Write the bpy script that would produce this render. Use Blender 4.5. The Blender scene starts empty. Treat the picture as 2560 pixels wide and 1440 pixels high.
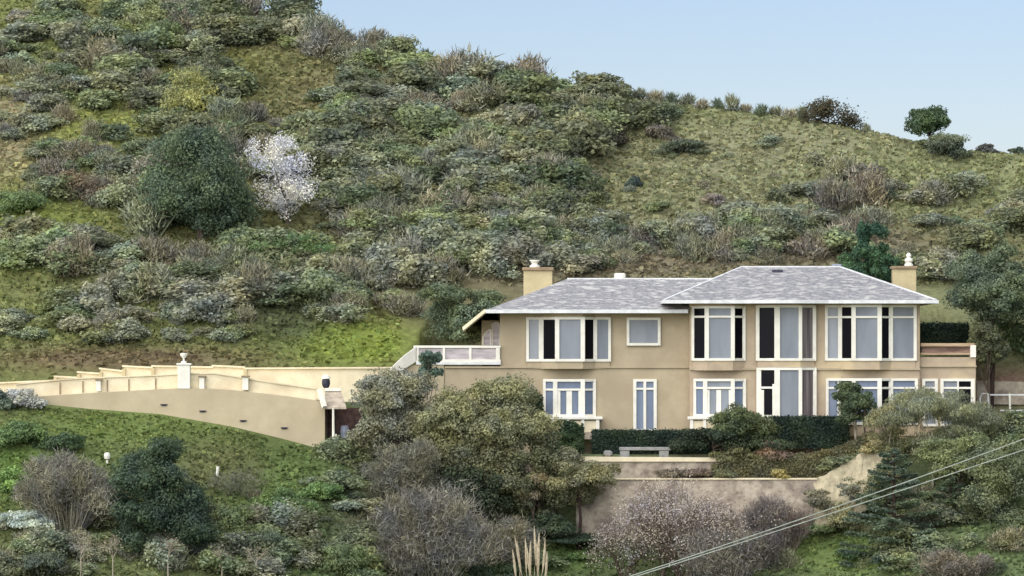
import bpy, math, random
import numpy as np
from mathutils import Vector

# ------------------------------------------------------------------ camera, sky, sun
S = bpy.context.scene
C = S.collection
F = 11200.0          # focal length in photo pixels (2560 wide)
HOR = 900.0          # horizon row in the photo
cam_d = bpy.data.cameras.new('camera'); cam = bpy.data.objects.new('camera', cam_d); C.objects.link(cam)
cam.location = (0, 0, 0); cam.rotation_euler = (math.radians(90), 0, 0)
cam_d.sensor_width = 36; cam_d.lens = 36 * F / 2560; cam_d.shift_y = (HOR - 720) / 2560
cam_d.clip_start = 1; cam_d.clip_end = 3000
S.camera = cam
SUN_EL, SUN_AZ = math.radians(43), math.radians(215)      # azimuth clockwise from +Y (view direction)
w = bpy.data.worlds.new('World'); S.world = w; w.use_nodes = True
nt = w.node_tree; nt.nodes.clear()
sky = nt.nodes.new('ShaderNodeTexSky'); sky.sky_type = 'NISHITA'; sky.sun_disc = False
sky.sun_elevation = SUN_EL; sky.sun_rotation = SUN_AZ
sky.altitude = 0; sky.air_density = 1.0; sky.dust_density = 0.3; sky.ozone_density = 5.0
bg = nt.nodes.new('ShaderNodeBackground'); bg.inputs[1].default_value = 0.07
wo = nt.nodes.new('ShaderNodeOutputWorld')
tint = nt.nodes.new('ShaderNodeMix'); tint.data_type = 'RGBA'; tint.blend_type = 'MULTIPLY'; tint.inputs[0].default_value = 1; tint.inputs[7].default_value = (1.04, .94, 1.0, 1)
nt.links.new(sky.outputs[0], tint.inputs[6]); nt.links.new(tint.outputs[2], bg.inputs[0]); nt.links.new(bg.outputs[0], wo.inputs[0])
sun_d = bpy.data.lights.new('sun', 'SUN'); sun_d.energy = 3.6; sun_d.angle = math.radians(105); sun_d.color = (1.0, 0.96, 0.90)
sun = bpy.data.objects.new('sun', sun_d); C.objects.link(sun)
sv = Vector((math.sin(SUN_AZ) * math.cos(SUN_EL), math.cos(SUN_AZ) * math.cos(SUN_EL), math.sin(SUN_EL)))
sun.rotation_euler = sv.to_track_quat('Z', 'Y').to_euler()
S.view_settings.view_transform = 'Standard'; S.view_settings.look = 'None'
S.view_settings.exposure = 0.75; S.view_settings.gamma = 1.0
S.render.engine = 'CYCLES'; S.cycles.max_bounces = 5; S.cycles.transparent_max_bounces = 4
S.cycles.use_denoising = True; S.cycles.denoiser = 'OPENIMAGEDENOISE'

# ------------------------------------------------------------------ helpers
def lin(r, g, b, k=1.0):
    f = lambda c: ((c / 255 + .055) / 1.055) ** 2.4 if c > 10 else c / 255 / 12.92
    return (f(r) * k, f(g) * k, f(b) * k)
def leafcol(c, k=1.0):
    a = np.array(lin(*c)); m = a.mean(); a = (a * .72 + m * .28) * 2.0 * k
    return (*[float(min(.8, v)) for v in a], 1)
def P(px, py, D): return Vector(((px - 1280) * D / F, D, (HOR - py) * D / F))
def tag(o, label=None, cat=None, group=None, kind=None):
    if label: o['label'] = label
    if cat: o['category'] = cat
    if group: o['group'] = group
    if kind: o['kind'] = kind
    return o
def thing(name, label, cat, loc, group=None):
    o = bpy.data.objects.new(name, None); C.objects.link(o); o.location = loc; o.empty_display_size = .3
    return tag(o, label, cat, group)
def worldloc(o):
    v = Vector((0, 0, 0))
    while o is not None: v = v + Vector(o.location); o = o.parent
    return v
def link(name, me, parent=None, loc=None):
    o = bpy.data.objects.new(name, me); C.objects.link(o)
    if parent is not None: o.parent = parent
    if loc is not None: o.location = loc
    return o

class MB:
    """collects shapes in world coordinates, links them as ONE mesh object"""
    def __init__(s): s.v = []; s.f = []; s.m = []
    def add(s, vs, fs, mi=0):
        b = len(s.v); s.v += [tuple(v) for v in vs]; s.f += [tuple(b + i for i in f) for f in fs]; s.m += [mi] * len(fs); return s
    def box(s, x0, x1, y0, y1, z0, z1, mi=0):
        vs = [(x, y, z) for z in (z0, z1) for (x, y) in ((x0, y0), (x1, y0), (x1, y1), (x0, y1))]
        return s.add(vs, [(3, 2, 1, 0), (4, 5, 6, 7), (0, 1, 5, 4), (1, 2, 6, 5), (2, 3, 7, 6), (3, 0, 4, 7)], mi)
    def pbox(s, px0, px1, py0, py1, D, depth, mi=0):
        a = P(px0, py1, D); b = P(px1, py0, D)
        return s.box(a.x, b.x, D, D + depth, a.z, b.z, mi)
    def beam(s, a, b, wd, ht, mi=0):
        a = Vector(a); b = Vector(b); d = (b - a).normalized()
        up = Vector((0, 0, 1)) if abs(d.z) < .95 else Vector((0, 1, 0))
        r = d.cross(up).normalized(); u = r.cross(d).normalized()
        vs = []
        for p in (a, b):
            for (i, j) in ((-1, -1), (1, -1), (1, 1), (-1, 1)): vs.append(p + r * (i * wd / 2) + u * (j * ht / 2))
        return s.add(vs, [(3, 2, 1, 0), (4, 5, 6, 7), (0, 1, 5, 4), (1, 2, 6, 5), (2, 3, 7, 6), (3, 0, 4, 7)], mi)
    def tube(s, pts, rad, n=6, mi=0):
        pts = [Vector(p) for p in pts]; rings = []
        for i, p in enumerate(pts):
            d = (pts[min(i + 1, len(pts) - 1)] - pts[max(i - 1, 0)]).normalized()
            up = Vector((0, 0, 1)) if abs(d.z) < .9 else Vector((1, 0, 0))
            r = d.cross(up).normalized(); u = r.cross(d)
            rr = rad[i] if isinstance(rad, (list, tuple)) else rad
            rings.append([p + (r * math.cos(2 * math.pi * k / n) + u * math.sin(2 * math.pi * k / n)) * rr for k in range(n)])
        vs = [v for r in rings for v in r]; fs = []
        for i in range(len(pts) - 1):
            for k in range(n): fs.append((i * n + k, i * n + (k + 1) % n, (i + 1) * n + (k + 1) % n, (i + 1) * n + k))
        fs.append(tuple(range(n))[::-1]); fs.append(tuple((len(pts) - 1) * n + k for k in range(n)))
        return s.add(vs, fs, mi)
    def lathe(s, c, prof, n=14, mi=0):
        vs = [(c[0] + r * math.cos(2 * math.pi * k / n), c[1] + r * math.sin(2 * math.pi * k / n), c[2] + z) for (r, z) in prof for k in range(n)]
        fs = [(i * n + k, i * n + (k + 1) % n, (i + 1) * n + (k + 1) % n, (i + 1) * n + k) for i in range(len(prof) - 1) for k in range(n)]
        fs += [tuple(range(n))[::-1], tuple((len(prof) - 1) * n + k for k in range(n))]
        return s.add(vs, fs, mi)
    def prism(s, poly, z0, z1, mi=0):
        n = len(poly)
        vs = [(x, y, z0) for x, y in poly] + [(x, y, z1) for x, y in poly]
        return s.add(vs, [tuple(range(n))[::-1], tuple(range(n, 2 * n))] + [(i, (i + 1) % n, n + (i + 1) % n, n + i) for i in range(n)], mi)
    def strip(s, pts, th, mi=0):
        """wall along pts (px, D, py_top, py_bottom), th metres thick away from the camera"""
        vs = []
        for (px, D, t, b) in pts:
            a = P(px, t, D); c = P(px, b, D); vs += [a, c, (a.x, D + th, c.z), (a.x, D + th, a.z)]
        fs = []
        for i in range(len(pts) - 1):
            for k in range(4): fs.append((i * 4 + k, i * 4 + (k + 1) % 4, i * 4 + 4 + (k + 1) % 4, i * 4 + 4 + k))
        e = (len(pts) - 1) * 4
        fs += [(3, 2, 1, 0), (e, e + 1, e + 2, e + 3)]
        return s.add(vs, fs, mi)
    def build(s, name, mats, parent=None, loc=None, bevel=0, solid=0):
        if not isinstance(mats, (list, tuple)): mats = [mats]
        me = bpy.data.meshes.new(name)
        if parent is not None: org = worldloc(parent) + (Vector(loc) if loc else Vector((0, 0, 0)))
        else:
            if loc is None:
                a = np.array([tuple(v) for v in s.v]); loc = (float(a[:, 0].mean()), float(a[:, 1].mean()), float(a[:, 2].min()))
            org = Vector(loc)
        me.from_pydata([(x - org.x, y - org.y, z - org.z) for x, y, z in s.v], [], s.f)
        for m in mats: me.materials.append(m)
        me.polygons.foreach_set('material_index', s.m)
        me.update()
        import bmesh
        bm = bmesh.new(); bm.from_mesh(me); bmesh.ops.recalc_face_normals(bm, faces=bm.faces); bm.to_mesh(me); bm.free()
        o = link(name, me, parent, loc)
        if solid: md = o.modifiers.new('s', 'SOLIDIFY'); md.thickness = solid; md.offset = -1
        if bevel: md = o.modifiers.new('b', 'BEVEL'); md.width = bevel; md.segments = 1; md.limit_method = 'ANGLE'
        return o

# ------------------------------------------------------------------ materials
def newmat(name):
    m = bpy.data.materials.new(name); m.use_nodes = True
    n = m.node_tree.nodes; return m, n, m.node_tree.links, n['Principled BSDF']
def mat(name, c1, c2=None, scale=1.5, rough=.85, bump=0, bscale=20, spec=.3, detail=6, lo=.35, hi=.65, stretch=(1, 1, 1), c3=None, s3=.3):
    m, n, l, b = newmat(name)
    b.inputs['Roughness'].default_value = rough; b.inputs['Specular IOR Level'].default_value = spec
    c2 = c2 or tuple(x * .85 for x in c1)
    tc = n.new('ShaderNodeTexCoord'); mp = n.new('ShaderNodeMapping'); mp.inputs['Scale'].default_value = stretch
    no = n.new('ShaderNodeTexNoise'); no.inputs['Scale'].default_value = scale; no.inputs['Detail'].default_value = detail; no.inputs['Roughness'].default_value = .65
    cr = n.new('ShaderNodeValToRGB'); cr.color_ramp.elements[0].position = lo; cr.color_ramp.elements[1].position = hi
    cr.color_ramp.elements[0].color = (*c2, 1); cr.color_ramp.elements[1].color = (*c1, 1)
    l.new(tc.outputs['Object'], mp.inputs[0]); l.new(mp.outputs[0], no.inputs['Vector']); l.new(no.outputs[0], cr.inputs[0])
    out = cr.outputs[0]
    if c3:
        n2 = n.new('ShaderNodeTexNoise'); n2.inputs['Scale'].default_value = s3; n2.inputs['Detail'].default_value = 5
        r2 = n.new('ShaderNodeMapRange'); r2.inputs[1].default_value = .5; r2.inputs[2].default_value = .68
        mx = n.new('ShaderNodeMix'); mx.data_type = 'RGBA'; mx.inputs[7].default_value = (*c3, 1)
        l.new(mp.outputs[0], n2.inputs['Vector']); l.new(n2.outputs[0], r2.inputs[0]); l.new(r2.outputs[0], mx.inputs[0]); l.new(out, mx.inputs[6]); out = mx.outputs[2]
    l.new(out, b.inputs['Base Color'])
    if bump:
        nb = n.new('ShaderNodeTexNoise'); nb.inputs['Scale'].default_value = bscale; nb.inputs['Detail'].default_value = 4
        bp = n.new('ShaderNodeBump'); bp.inputs['Strength'].default_value = bump; bp.inputs['Distance'].default_value = .05
        l.new(tc.outputs['Object'], nb.inputs['Vector']); l.new(nb.outputs[0], bp.inputs['Height']); l.new(bp.outputs[0], b.inputs['Normal'])
    return m
def leafmat(name, trans=.25, rough=.7):
    m, n, l, b = newmat(name)
    oi = n.new('ShaderNodeObjectInfo'); at = n.new('ShaderNodeAttribute'); at.attribute_name = 'v'
    vm = n.new('ShaderNodeVectorMath'); vm.operation = 'SCALE'
    l.new(oi.outputs['Color'], vm.inputs[0]); l.new(at.outputs['Fac'], vm.inputs['Scale'])
    # hue drift: fresh clumps yellower, old ones greyer
    ge = n.new('ShaderNodeNewGeometry'); no = n.new('ShaderNodeTexNoise'); no.inputs['Scale'].default_value = .9; no.inputs['Detail'].default_value = 4
    l.new(ge.outputs['Position'], no.inputs['Vector'])
    mr = n.new('ShaderNodeMapRange'); mr.inputs[1].default_value = .35; mr.inputs[2].default_value = .65; l.new(no.outputs[0], mr.inputs[0])
    mx = n.new('ShaderNodeMix'); mx.data_type = 'RGBA'; mx.inputs[6].default_value = (.82, .85, .98, 1); mx.inputs[7].default_value = (1.18, 1.12, .9, 1)
    l.new(mr.outputs[0], mx.inputs[0])
    mu = n.new('ShaderNodeVectorMath'); mu.operation = 'MULTIPLY'; l.new(vm.outputs[0], mu.inputs[0]); l.new(mx.outputs[2], mu.inputs[1])
    l.new(mu.outputs[0], b.inputs['Base Color']); b.inputs['Roughness'].default_value = rough; b.inputs['Specular IOR Level'].default_value = .2
    tr = n.new('ShaderNodeBsdfTranslucent'); l.new(mu.outputs[0], tr.inputs[0])
    ms = n.new('ShaderNodeMixShader'); ms.inputs[0].default_value = trans
    l.new(b.outputs[0], ms.inputs[1]); l.new(tr.outputs[0], ms.inputs[2]); l.new(ms.outputs[0], n['Material Output'].inputs[0])
    return m
def attrmat(name, noise=True):
    m, n, l, b = newmat(name)
    at = n.new('ShaderNodeAttribute'); at.attribute_name = 'col'
    b.inputs['Roughness'].default_value = .95; b.inputs['Specular IOR Level'].default_value = .1
    if noise:
        ge = n.new('ShaderNodeNewGeometry'); mp = n.new('ShaderNodeMapping'); mp.inputs['Scale'].default_value = (1.1, 1, 2.2)
        no = n.new('ShaderNodeTexNoise'); no.inputs['Scale'].default_value = 2.6; no.inputs['Detail'].default_value = 8; no.inputs['Roughness'].default_value = .7
        mr = n.new('ShaderNodeMapRange'); mr.inputs[1].default_value = .3; mr.inputs[2].default_value = .7; mr.inputs[3].default_value = .62; mr.inputs[4].default_value = 1.25
        vm = n.new('ShaderNodeVectorMath'); vm.operation = 'SCALE'
        l.new(ge.outputs['Position'], mp.inputs[0]); l.new(mp.outputs[0], no.inputs['Vector']); l.new(no.outputs[0], mr.inputs[0])
        l.new(at.outputs['Color'], vm.inputs[0]); l.new(mr.outputs[0], vm.inputs['Scale']); l.new(vm.outputs[0], b.inputs['Base Color'])
        bp = n.new('ShaderNodeBump'); bp.inputs['Strength'].default_value = .8; bp.inputs['Distance'].default_value = .12
        l.new(no.outputs[0], bp.inputs['Height']); l.new(bp.outputs[0], b.inputs['Normal'])
    else: l.new(at.outputs['Color'], b.inputs['Base Color'])
    return m
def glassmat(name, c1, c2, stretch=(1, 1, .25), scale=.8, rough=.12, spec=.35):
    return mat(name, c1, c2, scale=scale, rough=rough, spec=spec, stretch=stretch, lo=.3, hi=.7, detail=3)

M = dict(
    leaf=leafmat('leaf', .35), twig=leafmat('twig', .05, .9), ground=attrmat('ground_cover'), blade=attrmat('grass_blade', False),
    bark=mat('bark', lin(110, 98, 84), lin(62, 52, 45), scale=6, stretch=(1, 1, .2), bump=.5),
    darkbark=mat('dark_bark', lin(72, 55, 48), lin(40, 30, 28), scale=6, stretch=(1, 1, .2), bump=.5),
    palebark=mat('pale_bark', lin(188, 180, 160), lin(140, 130, 112), scale=6, stretch=(1, 1, .2)),
    stucco=mat('stucco', lin(178, 164, 136), lin(165, 151, 124), scale=1.2, bump=.12, bscale=9, c3=lin(164, 150, 124), s3=.5),
    stucco2=mat('stucco_pink', lin(180, 163, 138), lin(166, 149, 126), scale=1.6, bump=.12, bscale=9, c3=lin(196, 178, 142), s3=.6),
    cream=mat('cream_render', lin(228, 217, 184), lin(212, 200, 167), scale=2.0, bump=.3, c3=lin(205, 190, 158), s3=.6),
    tanwall=mat('tan_render', lin(187, 174, 144), lin(175, 162, 132), scale=1.0, bump=.12, bscale=9, c3=lin(170, 157, 130), s3=.35),
    chim=mat('chimney_render', lin(192, 178, 138), lin(178, 164, 126), scale=2, bump=.4, bscale=12),
    cap=mat('chimney_cap', lin(160, 140, 110), lin(125, 108, 86), scale=5),
    white=mat('white_paint', lin(234, 231, 216), lin(218, 214, 198), scale=2, rough=.55, bump=.1),
    fascia=mat('fascia_paint', lin(225, 226, 222), lin(196, 198, 196), scale=2.5, rough=.6, stretch=(1, 1, 1)),
    wood=mat('weathered_wood', lin(196, 172, 140), lin(150, 125, 100), scale=2.5, stretch=(.35, 1, 3), bump=.3),
    brownwood=mat('brown_wood', lin(150, 124, 108), lin(108, 88, 78), scale=3, stretch=(.4, 1, 3), bump=.3),
    slate=mat('slate', lin(158, 157, 156), lin(104, 104, 108), scale=9, lo=.34, hi=.64, bump=.9, bscale=12, c3=lin(186, 184, 178), s3=3.2, stretch=(.7, 1, 2.0)),
    glass=glassmat('pane_painted_sky', lin(142, 148, 154), lin(112, 119, 126)),  # sky reflection of the front panes put into the base colour
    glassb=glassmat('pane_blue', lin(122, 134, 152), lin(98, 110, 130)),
    dark=glassmat('dark_pane', lin(16, 16, 24), lin(6, 6, 10), rough=.25, spec=.08),  # dark reflection of the angled panes put into the base colour
    curtain=glassmat('curtained_pane', lin(132, 122, 120), lin(66, 60, 64), stretch=(5, 5, .15), scale=1.5),
    deckglass=mat('balustrade_panel', lin(196, 188, 186), lin(150, 142, 142), scale=2.5, rough=.25, stretch=(.5, 1, 3)),
    stone=mat('stone', lin(182, 170, 150), lin(132, 120, 106), scale=2.2, bump=1, bscale=5, c3=lin(120, 108, 100), s3=.7, lo=.35, hi=.6),
    rock=mat('pale_rock', lin(172, 162, 134), lin(136, 128, 104), scale=2.5, bump=.6, bscale=5, lo=.35, hi=.6),
    drive=mat('concrete', lin(214, 200, 170), lin(196, 182, 152), scale=1.5),
    darkint=mat('dark_brick', lin(96, 74, 66), lin(52, 42, 42), scale=4),  # dark brown brick for the lean-to back wall
    plume=mat('plume', lin(205, 192, 164), lin(170, 155, 126), scale=6, bump=.8, bscale=30),
    metal=mat('dark_metal', lin(60, 62, 76), lin(40, 42, 52), scale=5, rough=.5),
    cable=mat('cable', lin(176, 182, 166), lin(150, 156, 142), scale=5, rough=.5),
    grey=mat('grey_plastic', lin(150, 158, 170), lin(120, 126, 140), scale=4, rough=.5),
    benchm=mat('bench_stone', lin(150, 150, 146), lin(122, 122, 120), scale=3),
)

# ------------------------------------------------------------------ terrain
def I(px, xs, ys): return np.interp(px, xs, ys)
RX = [-1500, 0, 400, 620, 800, 960, 1100, 1250, 1400, 1600, 1800, 2000, 2170, 2300, 2420, 2560, 3200, 4500]
RY = [-420, -170, -50, 5, 70, 125, 160, 188, 216, 240, 264, 292, 318, 342, 374, 378, 450, 600]
def smooth(t): t = np.clip(t, 0, 1); return t * t * (3 - 2 * t)
def fbm(x, y, sc=1.0):
    r = 0; a = 1.0; fx = 1.0 / sc
    for i in range(4):
        r = r + a * (np.sin(x * fx * 1.7 + y * fx * .9 + i * 2.1) * np.sin(y * fx * 1.5 - x * fx * .6 + i * 4.7 + 1.3) )
        a *= .55; fx *= 2.03
    return r * .6
def H(x, y):
    x = np.asarray(x, float); y = np.asarray(y, float)
    px = 1280 + F * x / np.maximum(y, 60.0)
    zb = (HOR - I(px, [-2000, 0, 98, 222, 400, 578, 711, 827, 900, 1100, 1250, 1400, 1500, 1980, 2100, 2250, 2400, 2560, 4500],
                  [960, 1000, 1009, 1022, 1035, 1066, 1098, 1129, 1150, 1230, 1300, 1330, 1336, 1345, 1300, 1240, 1200, 1170, 1150])) * 195 / F
    front = zb - .42 * (195 - y) + .16 * fbm(x, y, 3.0) * smooth((194 - y) / 3)
    deep = -24 + .02 * (y - 150)
    front = np.where(front > deep + 2, front, deep + 2 * np.exp((np.minimum(front, deep + 2) - deep - 2) / 2))
    ztop = I(px, [-60, 98, 222, 444, 578, 711, 806, 812], [-1.70, -1.64, -1.5, -1.3, -1.36, -1.62, -1.85, -1.88])
    zmid = I(px, [812, 822, 1000, 1400, 1500, 2040, 2180, 2300, 2560], [-1.9, -4.05, -4.1, -4.6, -5.3, -5.3, -4.1, -4.0, -3.6])
    zmid = np.where(px < 812, ztop, zmid)
    zup = I(px, [812, 905, 1000, 1100, 2400, 2470, 2560], [-1.88, -1.9, -2.6, -4.15, -4.15, -2.9, -2.7])
    zup = np.where(px < 812, ztop, zup)
    y0 = I(px, [1030, 1100, 2300, 2480], [203.2, 210.6, 210.6, 205.2])
    plat = zmid + (zup - zmid) * smooth((y - 196.1) / .5)
    bulge = .9 * np.exp(-((px - 300) / 420.0) ** 2) * np.sin(np.clip((y - 206) / 40, 0, 1) * math.pi)
    plane = -.45 + .42 * (y - 203.4)
    hill = plane + .42 * fbm(x, y, 4.5) * smooth((y - 205) / 5) + bulge
    er = (HOR - I(px, RX, RY)) / F
    yr = (.42 * 203.4 + .45) / (.42 - er); zr = er * yr
    cap = zr - .3 * (y - yr) + .18 * fbm(x, y, 2.0)
    k = .5
    dlt = hill - cap
    hill = np.where(dlt > 0, cap, hill) - k * np.exp(-np.abs(dlt) / k) * .35
    hill = np.where(y > 330, np.maximum(hill, -10 - .02 * (y - 330)), hill)
    back = plat + (hill - plat) * smooth((y - y0) / 1.1)
    z = np.where(y < 195.2, front, back)
    return np.where((y >= 195.0) & (y < 195.4), front + (back - front) * (y - 195.0) / .4, z)

_ys = np.arange(140, 300, .2)
def ground_at(px, py):
    """depth at which the ray through photo pixel (px, py) meets the ground"""
    x = (px - 1280) * _ys / F; z = (HOR - py) * _ys / F
    h = H(x, _ys); k = np.argmax(h >= z)
    return float(_ys[k]) if (h >= z).any() else None
def gz(x, y): return float(H(x, y))
_yr = np.arange(212, 300, .2)
def ridge_at(px): return float(_yr[np.argmax(H((px - 1280) * _yr / F, _yr) / _yr)])

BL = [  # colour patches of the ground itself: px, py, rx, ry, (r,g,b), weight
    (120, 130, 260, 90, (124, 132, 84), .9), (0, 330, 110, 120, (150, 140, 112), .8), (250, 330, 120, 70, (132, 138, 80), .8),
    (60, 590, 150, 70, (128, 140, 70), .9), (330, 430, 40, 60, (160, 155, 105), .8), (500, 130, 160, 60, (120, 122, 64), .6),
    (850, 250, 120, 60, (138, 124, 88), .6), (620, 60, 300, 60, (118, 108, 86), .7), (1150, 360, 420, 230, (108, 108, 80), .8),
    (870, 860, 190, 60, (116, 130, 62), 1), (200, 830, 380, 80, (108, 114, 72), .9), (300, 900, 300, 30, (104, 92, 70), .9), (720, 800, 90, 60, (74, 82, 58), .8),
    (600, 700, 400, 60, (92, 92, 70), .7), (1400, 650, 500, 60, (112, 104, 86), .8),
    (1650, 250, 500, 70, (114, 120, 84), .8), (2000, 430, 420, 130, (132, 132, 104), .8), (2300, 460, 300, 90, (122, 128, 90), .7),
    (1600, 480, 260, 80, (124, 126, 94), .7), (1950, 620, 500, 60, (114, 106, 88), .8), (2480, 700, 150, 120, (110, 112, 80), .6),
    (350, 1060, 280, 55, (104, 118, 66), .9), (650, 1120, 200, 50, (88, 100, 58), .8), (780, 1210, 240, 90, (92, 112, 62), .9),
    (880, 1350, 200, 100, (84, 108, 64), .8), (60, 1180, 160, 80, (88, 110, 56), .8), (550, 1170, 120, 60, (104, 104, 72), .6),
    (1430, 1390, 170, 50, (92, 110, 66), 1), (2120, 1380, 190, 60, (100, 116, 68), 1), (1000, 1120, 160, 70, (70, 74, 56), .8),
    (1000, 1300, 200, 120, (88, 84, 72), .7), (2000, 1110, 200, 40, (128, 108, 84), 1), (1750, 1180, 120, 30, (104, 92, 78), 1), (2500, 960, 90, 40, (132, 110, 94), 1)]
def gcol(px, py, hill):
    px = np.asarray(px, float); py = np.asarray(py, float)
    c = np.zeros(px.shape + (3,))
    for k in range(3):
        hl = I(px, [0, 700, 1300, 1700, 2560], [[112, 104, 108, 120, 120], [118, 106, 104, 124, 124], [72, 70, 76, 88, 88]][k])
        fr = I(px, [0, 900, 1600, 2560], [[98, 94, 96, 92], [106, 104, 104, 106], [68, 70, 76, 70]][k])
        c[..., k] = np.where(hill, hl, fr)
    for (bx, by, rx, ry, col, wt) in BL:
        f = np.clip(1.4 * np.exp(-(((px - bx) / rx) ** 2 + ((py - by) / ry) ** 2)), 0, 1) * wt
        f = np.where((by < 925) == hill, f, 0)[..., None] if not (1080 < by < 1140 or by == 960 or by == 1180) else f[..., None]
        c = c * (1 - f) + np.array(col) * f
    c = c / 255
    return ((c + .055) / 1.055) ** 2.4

def axis(lo, hi, step, outl, outh, g=1.25):
    a = list(np.arange(lo, hi, step)); s = step; v = lo
    L = []
    while v > outl: s *= g; v -= s; L.append(v)
    R = []; s = step; v = a[-1]
    while v < outh: s *= g; v += s; R.append(v)
    return np.array(L[::-1] + a + R)
xs = axis(-31, 31, .25, -900, 900); ys = axis(176, 268, .2, -700, 1600)
GX, GY = np.meshgrid(xs, ys); GZ = H(GX, GY)
nx, ny = len(xs), len(ys)
me = bpy.data.meshes.new('ground')
me.vertices.add(nx * ny); me.vertices.foreach_set('co', np.stack([GX, GY, GZ], -1).astype('f').ravel())
ii = (np.arange(ny - 1)[:, None] * nx + np.arange(nx - 1)[None, :]).ravel()
q = np.stack([ii, ii + 1, ii + nx + 1, ii + nx], -1)
def polys(me, q):
    n, k = q.shape
    me.loops.add(n * k); me.loops.foreach_set('vertex_index', q.astype('i').ravel())
    me.polygons.add(n); me.polygons.foreach_set('loop_start', np.arange(0, n * k, k, dtype='i')); me.polygons.foreach_set('loop_total', np.full(n, k, dtype='i'))
    me.update(calc_edges=True)
polys(me, q)
def pcol(me, col):
    a = me.color_attributes.new('col', 'FLOAT_COLOR', 'POINT')
    a.data.foreach_set('color', np.concatenate([col, np.ones((len(col), 1))], -1).astype('f').ravel())
YY = np.maximum(GY, 100)
PX = 1280 + F * GX / YY; PY = HOR - F * GZ / YY
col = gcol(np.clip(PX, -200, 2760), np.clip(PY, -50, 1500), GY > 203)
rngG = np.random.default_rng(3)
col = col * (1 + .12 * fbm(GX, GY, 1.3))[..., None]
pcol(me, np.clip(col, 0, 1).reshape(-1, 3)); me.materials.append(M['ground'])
me.polygons.foreach_set('use_smooth', np.ones(len(me.polygons), dtype=bool))
g = link('ground', me); tag(g, kind='structure')

# ------------------------------------------------------------------ foliage machinery
def nrm(a): return a / np.maximum(np.linalg.norm(a, axis=-1, keepdims=True), 1e-6)
def leaf_mesh(name, pos, nor, L, W, v, mat_, rng, up=None):
    n = len(pos); r = nrm(rng.normal(size=(n, 3)))
    if up is not None: r = nrm(r * .45 + up)
    t = nrm(r - nor * (r * nor).sum(-1, keepdims=True)); b = np.cross(nor, t)
    L = (L * rng.uniform(.6, 1.3, n))[:, None] / 2; W = (W * rng.uniform(.6, 1.3, n))[:, None] / 2
    vs = np.stack([pos - t * L, pos + b * W, pos + t * L, pos - b * W], 1).reshape(-1, 3)
    me = bpy.data.meshes.new(name); me.vertices.add(4 * n); me.vertices.foreach_set('co', vs.astype('f').ravel())
    polys(me, np.arange(4 * n).reshape(n, 4))
    a = me.attributes.new('v', 'FLOAT', 'FACE'); a.data.foreach_set('value', v.astype('f'))
    me.materials.append(mat_); return me
def cloud(rng, lobes, n, clump=.42, subs=16, fill=.15, upb=.3):
    lobes = np.array(lobes, float); vol = (lobes[:, 3] * lobes[:, 4] * lobes[:, 5]) ** (2 / 3)
    cnt = (n * vol / vol.sum()).astype(int) + 4
    P_, N_, V_ = [], [], []
    for lb, c in zip(lobes, cnt):
        R = lb[3:6]; d = nrm(rng.normal(size=(subs, 3))); d[:, 2] = np.abs(d[:, 2]) * .9 - .25 * rng.random(subs)
        sub = lb[:3] + d * R * rng.uniform(.55, 1.0, (subs, 1)); sv_ = rng.uniform(.72, 1.25, subs)
        k = rng.integers(0, subs, c); g_ = rng.normal(size=(c, 3)); g_ = nrm(g_) * rng.uniform(.3, 1, (c, 1)) ** .5
        p = sub[k] + g_ * R * clump * rng.uniform(.7, 1.1, (subs, 1))[k]
        m = rng.random(c) < fill; p[m] = lb[:3] + (g_ * R * .7)[m]
        nn = nrm((p - sub[k]) / R * 1.2 + (p - lb[:3]) / R * .6 + rng.normal(size=(c, 3)) * .6 + np.array([0, 0, upb]))
        P_.append(p); N_.append(nn); V_.append(sv_[k] * rng.uniform(.75, 1.25, c))
    return np.concatenate(P_), np.concatenate(N_), np.concatenate(V_)
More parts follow.
